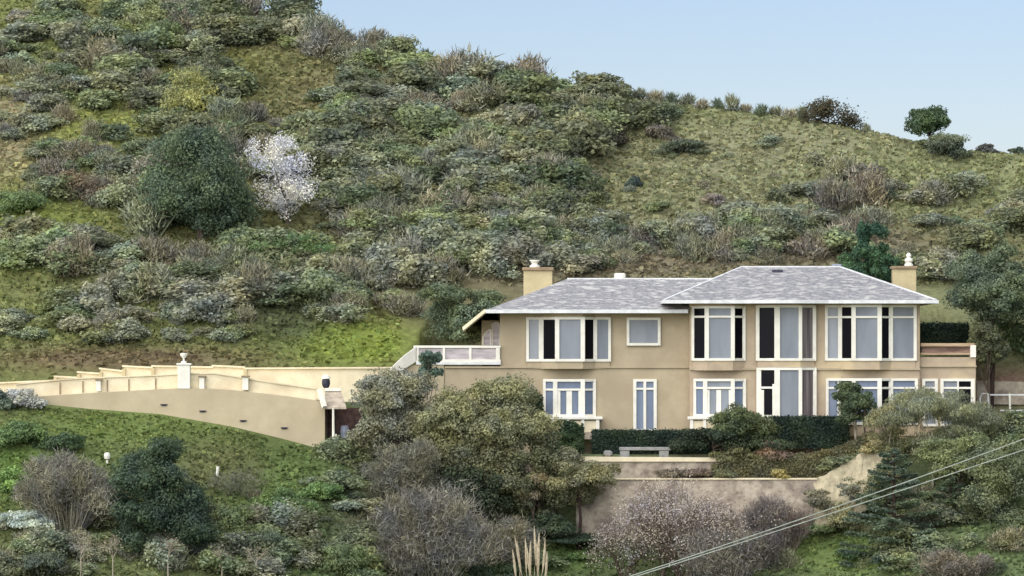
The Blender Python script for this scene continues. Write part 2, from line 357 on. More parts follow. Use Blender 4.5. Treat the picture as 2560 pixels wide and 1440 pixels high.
def shape_lobes(rng, shape, K=9):
    L = []
    if shape == 'dome':
        for i in range(K):
            a = rng.uniform(0, 6.28); r = rng.uniform(0, .32) if i else 0; s = rng.uniform(.2, .3)
            L.append((r * math.cos(a), r * math.sin(a), rng.uniform(.22, .62) - r * .5, s, s, s * rng.uniform(.8, 1.1)))
    elif shape == 'round':
        for i in range(K + 4):
            d = rng.normal(size=3); d /= np.linalg.norm(d); s = rng.uniform(.11, .23); q_ = rng.uniform(.26, .38)
            L.append((d[0] * q_, d[1] * q_, .5 + d[2] * q_, s, s, s * .9))
        L.append((0, 0, .45, .27, .27, .32))
    elif shape == 'mound':
        for i in range(K + 12):
            z = rng.uniform(.06, .84); R_ = .44 * (1 - z ** 1.6 * .75) * math.sqrt(rng.uniform(.15, 1)); a = rng.uniform(0, 6.28); s = rng.uniform(.11, .2) * (1.15 - z * .4)
            L.append((R_ * math.cos(a) - .06 * z, R_ * math.sin(a), z, s, s, s * .9))
    elif shape == 'loose':
        for i in range(K + 10):
            d = rng.normal(size=3); d /= np.linalg.norm(d); q_ = .38 * rng.uniform(.1, 1) ** .5; s = rng.uniform(.1, .2)
            L.append((d[0] * q_ * rng.uniform(.8, 1.15), d[1] * q_, .52 + d[2] * q_, s * 1.1, s, s * .9))
    elif shape == 'cone':
        for i in range(K + 5):
            z = rng.uniform(.08, .95); R = .42 * (1 - z) ** .7 * (1 if z > .2 else .85); a = rng.uniform(0, 6.28); s = .1 + .16 * (1 - z)
            L.append((R * .7 * math.cos(a), R * .7 * math.sin(a), z - .03, s, s, s * 1.0))
    elif shape == 'flat':
        for i in range(K + 4):
            a = rng.uniform(0, 6.28); r = .38 * math.sqrt(rng.random()); s = rng.uniform(.12, .2)
            L.append((r * math.cos(a), r * math.sin(a), .5 - r * .35 + rng.uniform(-.12, .2), s, s, s * 1.3))
    elif shape == 'open':
        for i in range(K + 5):
            d = rng.normal(size=3); d /= np.linalg.norm(d); s = rng.uniform(.09, .17); q_ = rng.uniform(.2, .37)
            L.append((d[0] * q_, d[1] * q_, .55 + d[2] * q_, s, s, s))
    return L
SEED = [10]
def rs(): SEED[0] += 1; return np.random.default_rng(SEED[0])
def tree(name, label, cat, px, base, wpx, hpx, shape, col, n=9000, leaf=.16, D=None, crown=(0., 1.), trunk=None, bark='bark', group=None,
         K=9, lean=0, lw=.6, clump=.42, hang=False, bright=1.0, fill=.15, dr=1.0, subs=16, limbs=5, upb=.35):
    """plant at photo pixel (px, base): wpx x hpx in size; the crown takes the part crown=(from, to) of the height"""
    rng = rs(); sit = D is None and shape == 'dome' and not trunk
    if D is None: D = ground_at(px, base) or ridge_at(px)
    x = (px - 1280) * D / F; zb_ = (HOR - base) * D / F; gzv = gz(x, D)
    W = wpx * D / F; Ht = hpx * D / F; c0, c1 = crown
    root = thing(name, label, cat, (x, D, min(zb_, gzv) - (.1 * Ht if sit else 0)), group); oz = root.location.z
    L = shape_lobes(rng, shape, K); ch = (c1 - c0) * Ht; z0 = (0 if sit else zb_ - oz) + c0 * Ht
    L = [(lx * W + lean * (z0 + lz * ch), ly * W * dr, z0 + lz * ch, a * W, b * W * dr, c * ch) for lx, ly, lz, a, b, c in L]
    p, nn, v = cloud(rng, L, n, clump, subs, fill, upb)
    if not trunk: p[:, 2] = np.maximum(p[:, 2], -.1)
    up = np.array([0, 0, -1.]) if hang else None
    me = leaf_mesh('crown', p, nn, leaf, leaf * lw, v, M['leaf'], rng, up)
    o = link('crown', me, root); o.color = leafcol(col, bright)
    if trunk:
        mb = MB(); r = trunk * D / F; b0 = Vector((x, D, oz - .2)); top = Vector((x + lean * Ht * .6, D, oz + z0 + ch * .45))
        mid = (b0 + top) / 2 + Vector((rng.uniform(-.12, .12), 0, 0))
        mb.tube([b0, mid, top], [r, r * .75, r * .35], 7)
        for i in range(min(limbs, len(L))):
            l_ = L[i]; e = Vector((x + l_[0], D + l_[1], oz + l_[2])); s_ = b0.lerp(top, rng.uniform(.45, .85))
            mb.tube([s_, s_.lerp(e, .5) + Vector((0, 0, -.08)), e], [r * .45, r * .3, r * .12], 5)
        mb.build('trunk', M[bark], root)
    return root
def branches(mb, rng, p, d, r, length, depth, tips, spread=.55, up=.12, kids=3):
    e = p + d * length
    mid = p + d * length * .5 + Vector(rng.normal(size=3)) * length * .05
    mb.tube([p, mid, e], [r, r * .8, r * .62], 4 if depth > 1 else 3)
    tips.append((e, d))
    if depth == 0: return
    for i in range(kids):
        nd = (d + Vector(rng.normal(size=3)) * spread + Vector((0, 0, up))).normalized()
        st = p.lerp(e, rng.uniform(.55, 1.0))
        branches(mb, rng, st, nd, r * .58, length * rng.uniform(.62, .85), depth - 1, tips, spread, up, kids)
def bare_tree(name, label, cat, px, base, hpx, wpx, bark='palebark', depth=4, r=3, D=None, blossom=None, nb=0, bl=.1, group=None, stem=.3, kids=3, stems=1, twigcol=None):
    rng = rs()
    if D is None: D = ground_at(px, base) or ridge_at(px)
    b = P(px, base, D); b.z = min(b.z, gz(b.x, D)); Ht = hpx * D / F; W = wpx * D / F
    root = thing(name, label, cat, b, group); mb = MB(); tips = []
    tot = Ht * (1 - stem) / 2.6
    for s_ in range(stems):
        a = Vector((rng.uniform(-.5, .5) * W * .35 * (stems > 1), rng.uniform(-.3, .3) * W * .3 * (stems > 1), 0))
        top = b + a * 1.3 + Vector((0, 0, Ht * stem)); mb.tube([b + a * .4 - Vector((0, 0, .1)), top], [r * D / F, r * .8 * D / F], 6)
        for i in range(3):
            d = Vector((rng.uniform(-1, 1) * W / Ht, rng.uniform(-.6, .6) * W / Ht, 1)).normalized()
            branches(mb, rng, top, d, r * .6 * D / F, tot, depth, tips, .5, .1, kids)
    mb.build('trunk', M[bark], root)
    if blossom:
        T = np.array([tuple(t[0] - b) for t in tips]); k = rng.integers(0, len(T), nb)
        p = T[k] + rng.normal(size=(nb, 3)) * .16
        v = rng.uniform(.7, 1.3, nb)
        me = leaf_mesh('blossom', p, nrm(rng.normal(size=(nb, 3)) + np.array([0, -.3, .5])), bl, bl * .8, v, M['leaf'], rng)
        o = link('blossom', me, root); o.color = (*lin(*blossom), 1)
    return root
def brush_mesh(name, rng, n, w=.022, spread=.5, curl=.5, unit=1.0, ln_=(.07, .2), lobes=9, shape='dome'):
    """leafless twig thicket, unit sized: short twigs filling a lumpy dome, plus stems from the base"""
    L = np.array(shape_lobes(rng, shape, lobes)); L[:, 2] *= (.85 if shape == 'loose' else 1); k = rng.integers(0, len(L), n)
    g_ = nrm(rng.normal(size=(n, 3))) * rng.uniform(.15, 1.12, (n, 1)) ** .6
    p0 = L[k, :3] + g_ * L[k, 3:6] * np.array([1, 1, 1.1]); p0[:, 2] = np.maximum(p0[:, 2], .0)
    dd = nrm(nrm(p0 - np.array([0, 0, -.15])) * .45 + np.array([0, 0, .5]) + rng.normal(size=(n, 3)) * curl + np.array([0, 0, .25])); ln = rng.uniform(*ln_, n)[:, None]
    m = max(24, n // 90); a = rng.uniform(0, 6.28, m); o_ = rng.uniform(.05, spread, m)
    q0 = np.stack([.12 * np.cos(a), .12 * np.sin(a), np.zeros(m)], -1); qd = nrm(np.stack([np.cos(a) * o_, np.sin(a) * o_, np.full(m, .8)], -1) + rng.normal(size=(m, 3)) * .08)
    p0 = np.concatenate([p0, q0]); dd = np.concatenate([dd, qd]); ln = np.concatenate([ln, rng.uniform(.5, .85, (m, 1))]); N_ = n + m
    p1 = p0 + dd * ln; p1[:, 2] = np.minimum(p1[:, 2], 1.12)
    s = nrm(np.cross(dd, rng.normal(size=(N_, 3)))) * w * rng.uniform(.5, 1.2, (N_, 1))
    vs = np.stack([p0 - s, p0 + s, p1], 1).reshape(-1, 3)
    me = bpy.data.meshes.new(name); me.vertices.add(3 * N_); me.vertices.foreach_set('co', vs.astype('f').ravel())
    polys(me, np.arange(3 * N_).reshape(N_, 3))
    tone = rng.uniform(.7, 1.25, len(L)); v = np.concatenate([tone[k], np.full(m, 1.1)]) * rng.uniform(.65, 1.35, N_)
    at = me.attributes.new('v', 'FLOAT', 'FACE'); at.data.foreach_set('value', v.astype('f'))
    me.materials.append(M['twig']); return me
def brush(name, label, px, base, wpx, hpx, col, n=5000, w=.012, D=None, group=None, cat='shrub'):
    rng = rs()
    if D is None: D = ground_at(px, base) or 190.
    b = P(px, base, D); b.z = min(b.z, gz(b.x, D)); me = brush_mesh(name, rng, int(n * 1.35), w * .6, lobes=26, curl=1.0, ln_=(.03, .1), shape='loose')
    o = link(name, me, None, b); o.scale = (wpx * 1.15 * D / F, wpx * D / F * .8, hpx * 1.05 * D / F); o.rotation_euler.z = rng.uniform(0, 6.28)
    o.color = leafcol(col, .72); return tag(o, label, cat, group)
def hedge(name, label, pts, th, col, n, leaf=.12, group=None):
    """clipped hedge along pts (px, D, py_top, py_bottom)"""
    rng = rs(); mb = MB(); pts2 = [(px, D + .08, t + 4, b) for px, D, t, b in pts]; mb.strip(pts2, th - .16)
    a = P(pts[0][0], pts[0][3], pts[0][1]); root = thing(name, label, 'hedge', a, group)
    o = mb.build('stem_mass', M['leaf'], root); o.color = leafcol(col, .8)
    me_ = o.data; at = me_.attributes.new('v', 'FLOAT', 'FACE'); at.data.foreach_set('value', np.full(len(me_.polygons), .7, dtype='f'))
    px_ = np.array([p[0] for p in pts], float); u = rng.uniform(px_[0], px_[-1], n)
    D_ = np.interp(u, px_, [p[1] for p in pts]); t_ = np.interp(u, px_, [p[2] for p in pts]); b_ = np.interp(u, px_, [p[3] for p in pts])
    s = rng.random(n); f = rng.random(n); top = s < .35
    x = (u - 1280) * D_ / F; zt = (HOR - t_) * D_ / F; zbm = (HOR - b_) * D_ / F
    y = np.where(top, D_ + f * th, D_ + rng.normal(size=n) * .04); z = np.where(top, zt + rng.normal(size=n) * .04, zbm + (zt - zbm) * f)
    back = (s > .9); y = np.where(back, D_ + th, y); end = (s > .82) & ~back; x = np.where(end, (px_[-1] - 1280) * D_ / F, x); y = np.where(end, D_ + rng.random(n) * th, y)
    pos = np.stack([x, y, z], -1) + rng.normal(size=(n, 3)) * .03 - np.array(tuple(a))
    nor = np.where(top[:, None], [0, 0, 1.], [0, -1., .1]); nor = nrm(nor + rng.normal(size=(n, 3)) * .6)
    me = leaf_mesh('foliage', pos, nor, leaf, leaf * .6, rng.uniform(.6, 1.4, n) * (1 + .3 * np.sin(x * 3.1) * np.sin(z * 4)), M['leaf'], rng)
    o = link('foliage', me, root); o.color = leafcol(col); return root

# ================================================================== HOUSE
house = thing('house', 'two storey tan stucco house with grey slate hip roofs and white bay windows', 'house', (P(1760, 1100, 204).x, 204, -4.15))
HZ = -4.4
def Xp(px, D): return (px - 1280) * D / F
def Zp(py, D=200.): return (HOR - py) * D / F
DL, DR, DA = 200.0, 199.4, 199.7
mb = MB()
mb.box(Xp(1250, DL), Xp(1724, DL), DL + .06, 209, Zp(918), Zp(776))                     # upper storey, left wing
mb.box(Xp(1110, DL), Xp(1724, DL), DL, 209.003, HZ, Zp(918.4))
mb.box(Xp(1204, 201.6), Xp(1250, 200) - .003, 201.6, 208, Zp(918), Zp(800))
mb.build('left_wall', M['stucco'], house, bevel=.02)
mb = MB(); mb.box(Xp(1724, DR) , Xp(2300, DR), DR, 209.2, HZ, Zp(752)); mb.build('right_wall', M['stucco2'], house, bevel=.02)
mb = MB(); mb.box(Xp(2300, DR) + .003, Xp(2440, DA), DA, 207, HZ, Zp(893)); mb.build('annex_wall', M['stucco2'], house, bevel=.02)
mb = MB(); mb.box(Xp(1112, DL), Xp(1724, DL), DL - .09, DL - .003, Zp(920), Zp(916)); mb.box(Xp(1724, DR), Xp(2300, DR), DR - .1, DR - .003, Zp(925), Zp(920))
mb.box(Xp(2302, DA), Xp(2441, DA), DA - .1, DA - .003, Zp(917.5), Zp(914)); mb.build('string_course', M['stucco'], house)
# annex parapet
mb = MB(); mb.pbox(2302, 2436, 858, 866, DA - .1, .5); mb.pbox(2302, 2432, 882, 887, DA - .05, .3); mb.build('parapet_rail', M['wood'], house)
mb = MB(); mb.pbox(2304, 2430, 866, 882, DA + .1, .1); mb.build('parapet_panel', M['brownwood'], house)
mb = MB(); mb.pbox(2426, 2440, 863, 893, DA - .12, .45); mb.build('parapet_post', M['white'], house)

def bay(parent, D0, nodes, top, bot, panes, transoms=(), rail=6.5, extras=(), name='window', head=None, sill=None, wallmat='stucco', segtr=None):
    """window of panes between nodes (px, projection m, half width px); head / sill: photo rows the solid bay runs on to"""
    fr = MB(); gl = MB(); pts = []
    zt, zb_ = Zp(top, D0), Zp(bot, D0); rh = rail * D0 / F
    for (px, pr, hw) in nodes:
        D = D0 - pr - .05; pts.append(Vector((Xp(px, D), D, 0)))
        fr.box(Xp(px - hw, D), Xp(px + hw, D), D - .05, D + .06, zb_, zt)
    for i in range(len(pts) - 1):
        a, b = pts[i], pts[i + 1]
        for z in (zt - rh / 2 + .004, zb_ + rh / 2 - .004):
            fr.beam(a + Vector((0, 0, z)), b + Vector((0, 0, z)), .088, rh)
        for t in (transoms if segtr is None else (segtr[i] if segtr[i] else ())):
            z = Zp(t, D0); fr.beam(a + Vector((0, 0, z)), b + Vector((0, 0, z)), .07, rh * .8)
        o = Vector((0, .035, 0))
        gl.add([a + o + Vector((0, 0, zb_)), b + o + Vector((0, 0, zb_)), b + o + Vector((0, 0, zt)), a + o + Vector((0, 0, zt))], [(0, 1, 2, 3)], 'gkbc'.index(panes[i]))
    for (px, hw, t, b2, pr) in extras:
        D = D0 - pr - .04; fr.box(Xp(px - hw, D), Xp(px + hw, D), D - .03, D + .03, Zp(b2, D0), Zp(t, D0))
    w_ = fr.build(name, M['white'], parent, bevel=.008)
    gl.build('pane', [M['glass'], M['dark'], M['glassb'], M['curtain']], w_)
    body = MB(); poly = [(p.x, p.y + .012) for p in pts]; poly = [(poly[0][0], D0 + .1)] + poly + [(poly[-1][0], D0 + .1)]
    if sill: body.prism(poly, Zp(sill, D0), zb_ - .003); body.build('bay_base', M[wallmat], parent)
    if head: body = MB(); body.prism(poly, zt + .003, Zp(head, D0)); body.build('bay_head', M[wallmat], parent)
    return w_
# upper storey
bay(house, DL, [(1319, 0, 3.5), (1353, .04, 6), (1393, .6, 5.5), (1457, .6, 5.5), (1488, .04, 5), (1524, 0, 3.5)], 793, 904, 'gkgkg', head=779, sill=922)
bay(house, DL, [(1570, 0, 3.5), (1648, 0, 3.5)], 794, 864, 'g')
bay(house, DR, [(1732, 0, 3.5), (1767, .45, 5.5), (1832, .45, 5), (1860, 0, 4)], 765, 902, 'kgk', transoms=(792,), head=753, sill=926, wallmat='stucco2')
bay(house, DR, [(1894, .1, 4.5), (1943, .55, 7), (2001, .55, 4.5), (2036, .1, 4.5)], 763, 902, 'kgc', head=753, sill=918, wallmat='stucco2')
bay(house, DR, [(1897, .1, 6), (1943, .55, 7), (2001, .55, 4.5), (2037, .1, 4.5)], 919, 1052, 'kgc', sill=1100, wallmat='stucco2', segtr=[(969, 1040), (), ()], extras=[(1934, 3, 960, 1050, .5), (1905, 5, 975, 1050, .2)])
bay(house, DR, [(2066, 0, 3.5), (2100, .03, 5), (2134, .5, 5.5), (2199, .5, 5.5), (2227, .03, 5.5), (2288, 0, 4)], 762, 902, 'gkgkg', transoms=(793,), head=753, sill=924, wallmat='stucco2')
# ground storey
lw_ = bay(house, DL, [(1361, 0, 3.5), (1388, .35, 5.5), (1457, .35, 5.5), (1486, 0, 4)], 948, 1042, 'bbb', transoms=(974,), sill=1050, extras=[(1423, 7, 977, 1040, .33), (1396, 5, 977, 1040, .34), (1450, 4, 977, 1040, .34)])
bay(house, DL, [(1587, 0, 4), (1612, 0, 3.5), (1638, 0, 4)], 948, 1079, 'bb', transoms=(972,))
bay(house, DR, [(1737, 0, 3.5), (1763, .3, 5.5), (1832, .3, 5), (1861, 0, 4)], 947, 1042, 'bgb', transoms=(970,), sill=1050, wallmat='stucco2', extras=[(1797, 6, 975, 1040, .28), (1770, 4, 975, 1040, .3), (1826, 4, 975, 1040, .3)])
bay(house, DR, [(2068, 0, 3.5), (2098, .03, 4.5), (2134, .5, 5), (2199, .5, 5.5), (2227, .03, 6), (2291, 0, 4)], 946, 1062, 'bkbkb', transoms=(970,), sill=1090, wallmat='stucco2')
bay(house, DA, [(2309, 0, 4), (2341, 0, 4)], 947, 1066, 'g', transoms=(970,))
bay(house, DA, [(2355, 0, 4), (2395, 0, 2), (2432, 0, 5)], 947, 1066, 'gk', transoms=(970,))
# arched side window on the recessed end
mb = MB(); gl = MB()
for (a, b, t) in ((1208, 1227, 824), (1231, 1249, 806)):
    D = 201.5; n = 8; zb_ = Zp(863, D); pts = []
    for k in range(n + 1):
        u = k / n; pts.append((Xp(a + (b - a) * u, D), Zp(t + (18 if a < 1230 else 12) * (1 - math.sin(math.pi * min(u * .5 + (.0 if a < 1230 else .25), .5 if a < 1230 else .75))), D)))
    gl.add([(Xp(a, D), D, zb_)] + [(x, D, z) for x, z in pts] + [(Xp(b, D), D, zb_)], [tuple(range(n + 3))])
    path = [(Xp(a, D), D - .02, zb_)] + [(x, D - .02, z) for x, z in pts] + [(Xp(b, D), D - .02, zb_)]
    mb.tube(path, .03, 4)
w_ = mb.build('arched_window', M['white'], house); gl.build('pane', M['deckglass'], w_)
# planter balconies under the ground floor bays
for (a, b, D) in ((1378, 1503, DL), (1724, 1868, DR)):
    f = MB(); f.pbox(a - 4, b + 4, 1042, 1049, D - .95, .95); w_ = f.build('balcony', M['white'], house, bevel=.02)
    f = MB()
    for k in range(4 if b - a < 130 else 5):
        q_ = a + 5 + (b - a - 14) * k / (3 if b - a < 130 else 4); f.pbox(q_ - 4, q_ + 4, 1049, 1080, D - .9, .14)
    f.build('baluster', M['white'], w_); f = MB(); f.pbox(a + 4, b - 4, 1052, 1080, D - .83, .05); f.build('infill_panel', M['cream'], w_)
    f = MB(); f.pbox(a, b, 1080, 1098, D - .95, .95); f.build('balcony_base', M['stone'], w_)
# --- roofs
def roof(name, tops, fasc, solid=.1):
    mb = MB()
    for f in tops: mb.add(f, [tuple(range(len(f)))])
    o = mb.build(name, M['slate'], house, solid=0)
    return o
ye, yb = 199.0, 209.6
zE = Zp(775, ye); zEl = Zp(820, 200.3)
A = Vector((Xp(1215, ye), ye, zE)); B = Vector((Xp(1720, ye), ye, zE)); Ab = Vector((A.x, yb, zE)); Bb = Vector((B.x, yb, zE))
R1 = P(1418, 697, 204.3); R2 = P(1860, 697, 204.3)
L1 = Vector((Xp(1160, 200.3), 200.3, zEl)); L2 = Vector((L1.x, 208.4, zEl))
lr = roof('left_roof', [[A, B, R2, R1], [A, R1, Ab], [Ab, R1, R2, Bb], [A, Ab, L2, L1]], None)
dn = Vector((0, 0, -.1))
mb = MB(); mb.add([A + dn, B + dn, Bb + dn, Ab + dn], [(0, 1, 2, 3)]); mb.add([A + dn, Ab + dn, L2 + dn, L1 + dn], [(0, 1, 2, 3)]); mb.build('soffit', M['wood'], lr)
mb = MB(); mb.beam(A + Vector((-.05, -.03, -.06)), B + Vector((0, -.03, -.06)), .08, .16); mb.beam(B + Vector((-.03, 0, -.07)), B + Vector((-.03, 3, -.07)), .06, .14); mb.build('fascia', M['fascia'], lr)
mb = MB(); mb.beam(A + Vector((-.02, -.05, -.04)), L1 + Vector((-.02, -.05, -.04)), .1, .16); mb.beam(L1 + Vector((0, 0, -.05)), L2 + Vector((0, 0, -.05)), .08, .14); mb.build('side_fascia', M['cream'], lr)
yr_, ybr = 198.4, 210.0; zR = Zp(751, yr_)
en = [(1657, yr_), (1870, yr_), (1905, 198.1), (1940, 197.9), (2000, 197.9), (2035, 198.1), (2070, yr_), (2345, yr_)]
EN = [Vector((Xp(p, d), d, zR)) for p, d in en]
T1 = P(1855, 667, 204.3); T2 = P(2100, 667, 204.3)
ebl = Vector((EN[0].x, ybr, zR)); ebr = Vector((EN[-1].x, ybr, zR))
tt = [0, .0, .25, .4, .62, .75, 1, 1]; RT = [T1.lerp(T2, t) for t in tt]
fr = [[EN[i], EN[i + 1]] + ([RT[i + 1]] if (RT[i + 1] - RT[i]).length < 1e-4 else [RT[i + 1], RT[i]]) for i in range(7)]
rr = roof('right_roof', fr + [[EN[0], T1, ebl], [EN[-1], ebr, T2], [ebl, T1, T2, ebr]], None)
mb = MB(); mb.add([e + dn for e in EN] + [ebr + dn, ebl + dn], [tuple(range(10))]); mb.build('soffit', M['wood'], rr)
mb = MB()
for i in range(7): mb.beam(EN[i] + Vector((-.02, -.03, -.06)), EN[i + 1] + Vector((.02, -.03, -.06)), .08, .15)
mb.beam(EN[0] + Vector((0, 0, -.07)), ebl + Vector((0, 0, -.07)), .08, .13); mb.beam(EN[-1] + Vector((0, 0, -.07)), ebr + Vector((0, 0, -.07)), .08, .13)
mb.build('fascia', M['fascia'], rr)
mb = MB(); mb.beam(R1, R2, .16, .07); mb.build('ridge_cap', M['fascia'], lr)
mb = MB(); mb.beam(T1, T2, .16, .07); mb.beam(T1, EN[0].lerp(T1, .02), .12, .05); mb.beam(T2, EN[-1].lerp(T2, .02), .12, .05); mb.build('ridge_cap', M['fascia'], rr)
mb = MB(); a = P(1550, 694, 204.6); mb.lathe(a + Vector((0, 0, -.1)), [(.22, 0), (.24, .1), (.24, .24), (.2, .3)], 10)
mb.v = [((x - a.x) * 1.15 + a.x, y, z) for x, y, z in mb.v]; mb.build('roof_vent', M['white'], lr, bevel=.02)
mb = MB(); mb.pbox(1931, 1957, 674, 684, 203.2, .6); mb.build('roof_vent', M['metal'], rr, bevel=.03)
mb = MB(); mb.pbox(2080, 2104, 660, 671, 205, .5); mb.build('roof_vent', M['grey'], rr, bevel=.03)
# chimneys
mb = MB(); mb.pbox(1309, 1381, 676, 775, 204.4, 1.0); cl_ = mb.build('chimney', M['chim'], lr, bevel=.02)
mb = MB(); mb.pbox(1306, 1384, 668, 676.3, 204.3, 1.2); mb.build('chimney_cap', M['cap'], cl_, bevel=.02)
mb = MB(); c_ = P(1337, 668, 204.9); mb.lathe(c_, [(.24, 0), (.24, .06), (.15, .12), (.13, .2), (.19, .22), (.19, .27), (.24, .28), (.24, .33)], 12); mb.build('chimney_pot', M['white'], cl_)
mb = MB(); mb.pbox(2233, 2291, 672, 765, 203.6, .9); cr_ = mb.build('chimney', M['chim'], rr, bevel=.02)
mb = MB(); mb.pbox(2230, 2294, 665, 672.3, 203.5, 1.1); mb.build('chimney_cap', M['cap'], cr_, bevel=.02)
mb = MB(); c_ = P(2272, 665, 204.0); mb.lathe(c_, [(.2, 0), (.2, .08), (.13, .14), (.2, .24), (.17, .33), (.08, .38), (.12, .45), (.11, .53), (.03, .6)], 12); mb.build('finial', M['white'], cr_)
# left terrace of the house: deck, balustrade, ramp wall
mb = MB(); mb.pbox(1040, 1252, 905, 912, DL - .12, 1.8); mb.build('deck_floor', M['fascia'], house, bevel=.01)
f = MB(); f.pbox(1034, 1252, 864, 870, DL - .1, .14); f.pbox(1040, 1252, 899, 905, DL - .1, .1); f.pbox(1240, 1250, 870, 899, DL - .09, .1)
for q_ in (1044, 1110, 1176): f.pbox(q_ - 3, q_ + 3, 870, 899, DL - .085, .08)
w_ = f.build('balustrade', M['white'], house, bevel=.01)
f = MB(); f.pbox(1046, 1241, 871, 899, DL - .02, .03); f.build('balustrade_panel', M['deckglass'], w_)
mb = MB(); mb.strip([(972, 199.2, 924, 940), (1008, 199.5, 890, 925), (1040, 199.85, 866, 905)], .35); mb.build('ramp_wall', M['white'], house, bevel=.02)
mb = MB(); mb.strip([(965, 199.4, 930, 1100), (1040, 199.95, 912, 1100), (1109.7, 199.95, 912, 1100)], .4); mb.build('terrace_wall', M['tanwall'], house)

# ================================================================== WALLS, DRIVE
mb = MB(); fx = [(40, 195, 1000, 1060), (98, 195, 991, 1060), (222, 195, 983, 1070), (400, 195, 973, 1085), (444, 195, 971, 1090), (510, 195, 971.5, 1100), (578, 195, 975, 1115), (711, 195, 990, 1150), (812, 195, 1004, 1175)]
mb.strip(fx, .38); rw = mb.build('retaining_wall', M['tanwall']); tag(rw, 'long smooth tan retaining wall holding up the driveway on the grassy slope', 'retaining wall')
mb = MB()
for (a, b) in ((410, 1012), (507, 1028), (608, 1052), (711, 1070)): mb.pbox(a - 9, a + 8, b - 2, b + .5, 194.93, .1); mb.pbox(a - 6, a + 5, b + .5, b + 3, 194.97, .1)
mb.build('weep_spout', M['metal'], rw)
par = [(40, 962, 1002), (110, 955, 992), (160, 950, 988), (250, 945, 982), (390, 940, 975), (470, 935, 972.5), (538, 935, 974), (583, 942, 977), (700, 961, 990), (790, 973, 1003)]
mb = MB(); mb.strip([(a, 195.42, t, b + 8) for a, t, b in par], .25); pw = mb.build('parapet_wall', M['cream']); tag(pw, 'low cream parapet wall along the near edge of the driveway', 'parapet wall')
mb = MB(); mb.strip([(a, 195.36, t - 3, t) for a, t, b in par], .37); mb.build('coping', M['cream'], pw)
mb = MB()
for q_ in (150, 207, 268, 322, 389): t = np.interp(q_, [p[0] for p in par], [p[1] for p in par]); mb.pbox(q_ - 1.5, q_ + 1.5, t + 5, t + 34, 195.38, .06)
mb.build('pilaster', M['cap'], pw)
segs = [(-60, 138, 958, 949), (138, 196, 939, 942), (196, 251, 928, 932), (251, 309, 919, 926), (309, 382, 913, 917), (382, 533, 913, 916), (533, 613, 912, 916), (613, 1010, 919, 917)]
mb = MB(); cp = MB()
for i, (a, b, t1, t2) in enumerate(segs):
    d_ = 203 + .004 * (i % 2)
    mb.strip([(a, d_, t1 + 3.5, 1010), (b, d_, t2 + 3.5, 1010)], .3); cp.strip([(a - 4, d_ - .12, t1, t1 + 4), (b - .2, d_ - .12, t2, t2 + 4)], .5)
gw = mb.build('garden_wall', M['cream']); tag(gw, 'cream stepped garden wall with capped panels at the foot of the grassy hill', 'garden wall'); cp.build('coping', M['cream'], gw)
mb = MB()
for q_, t in ((138, 944), (196, 936), (251, 930), (309, 922), (382, 920), (613, 922)): mb.pbox(q_ - 4, q_ + 4, t, 960, 202.86, .13)
mb.build('pier', M['chim'], gw)
mb = MB(); vs = [(-60, 1000), (98, 991), (222, 983), (444, 971), (578, 975), (711, 990), (812, 1004)]
drv = MB(); 
for i in range(len(vs) - 1):
    (a, _), (b, _b) = vs[i], vs[i + 1]
    drv.add([(Xp(a, 195.6), 195.6, (900 - _) * .0174 + .02), (Xp(b, 195.6), 195.6, (900 - _b) * .0174 + .02), (Xp(b, 203), 203, (900 - _b) * .0174 + .02), (Xp(a, 203), 203, (900 - _) * .0174 + .02)], [(0, 1, 2, 3)])
o = drv.build('driveway', M['drive']); tag(o, kind='structure')
def pillar(name, label, px0, px1, py0, py1, D, finial=None, capw=3, group=None):
    root = thing(name, label, 'pillar', P((px0 + px1) / 2, py1, D + .2), group)
    m_ = MB(); m_.pbox(px0, px1, py0, py1, D, (px1 - px0) * D / F); m_.build('shaft', M['white'], root, bevel=.015)
    m_ = MB(); m_.pbox(px0 - capw, px1 + capw, py0 - 4, py0 + .2, D - .05, (px1 - px0 + 6) * D / F); m_.build('pillar_cap', M['white'] if finial else M['cap'], root, bevel=.01)
    if finial:
        m_ = MB(); c_ = P((px0 + px1) / 2, py0 - 4, D + .3); k = finial
        m_.lathe(c_, [(.12 * k, 0), (.12 * k, .05 * k), (.04 * k, .1 * k), (.04 * k, .18 * k), (.14 * k, .3 * k), (.15 * k, .38 * k), (.1 * k, .4 * k)], 12); m_.build('urn', M['white'], root)
pillar('gate_pillar', 'tall white gate pillar with an urn on top beside the driveway', 444, 475, 912, 972, 194.98, 1.1)
pillar('low_pillar', 'short white pillar just right of the tall urn pillar on the parapet', 498, 511, 943, 972, 195.1)
pillar('low_pillar', 'short white pillar on the parapet halfway between the urn pillar and the dark lamp', 606, 621, 943, 975, 195.1)
pillar('low_pillar', 'short white pillar left of the urn pillar in the stepped wall panels', 240, 252, 951, 978, 195.1)
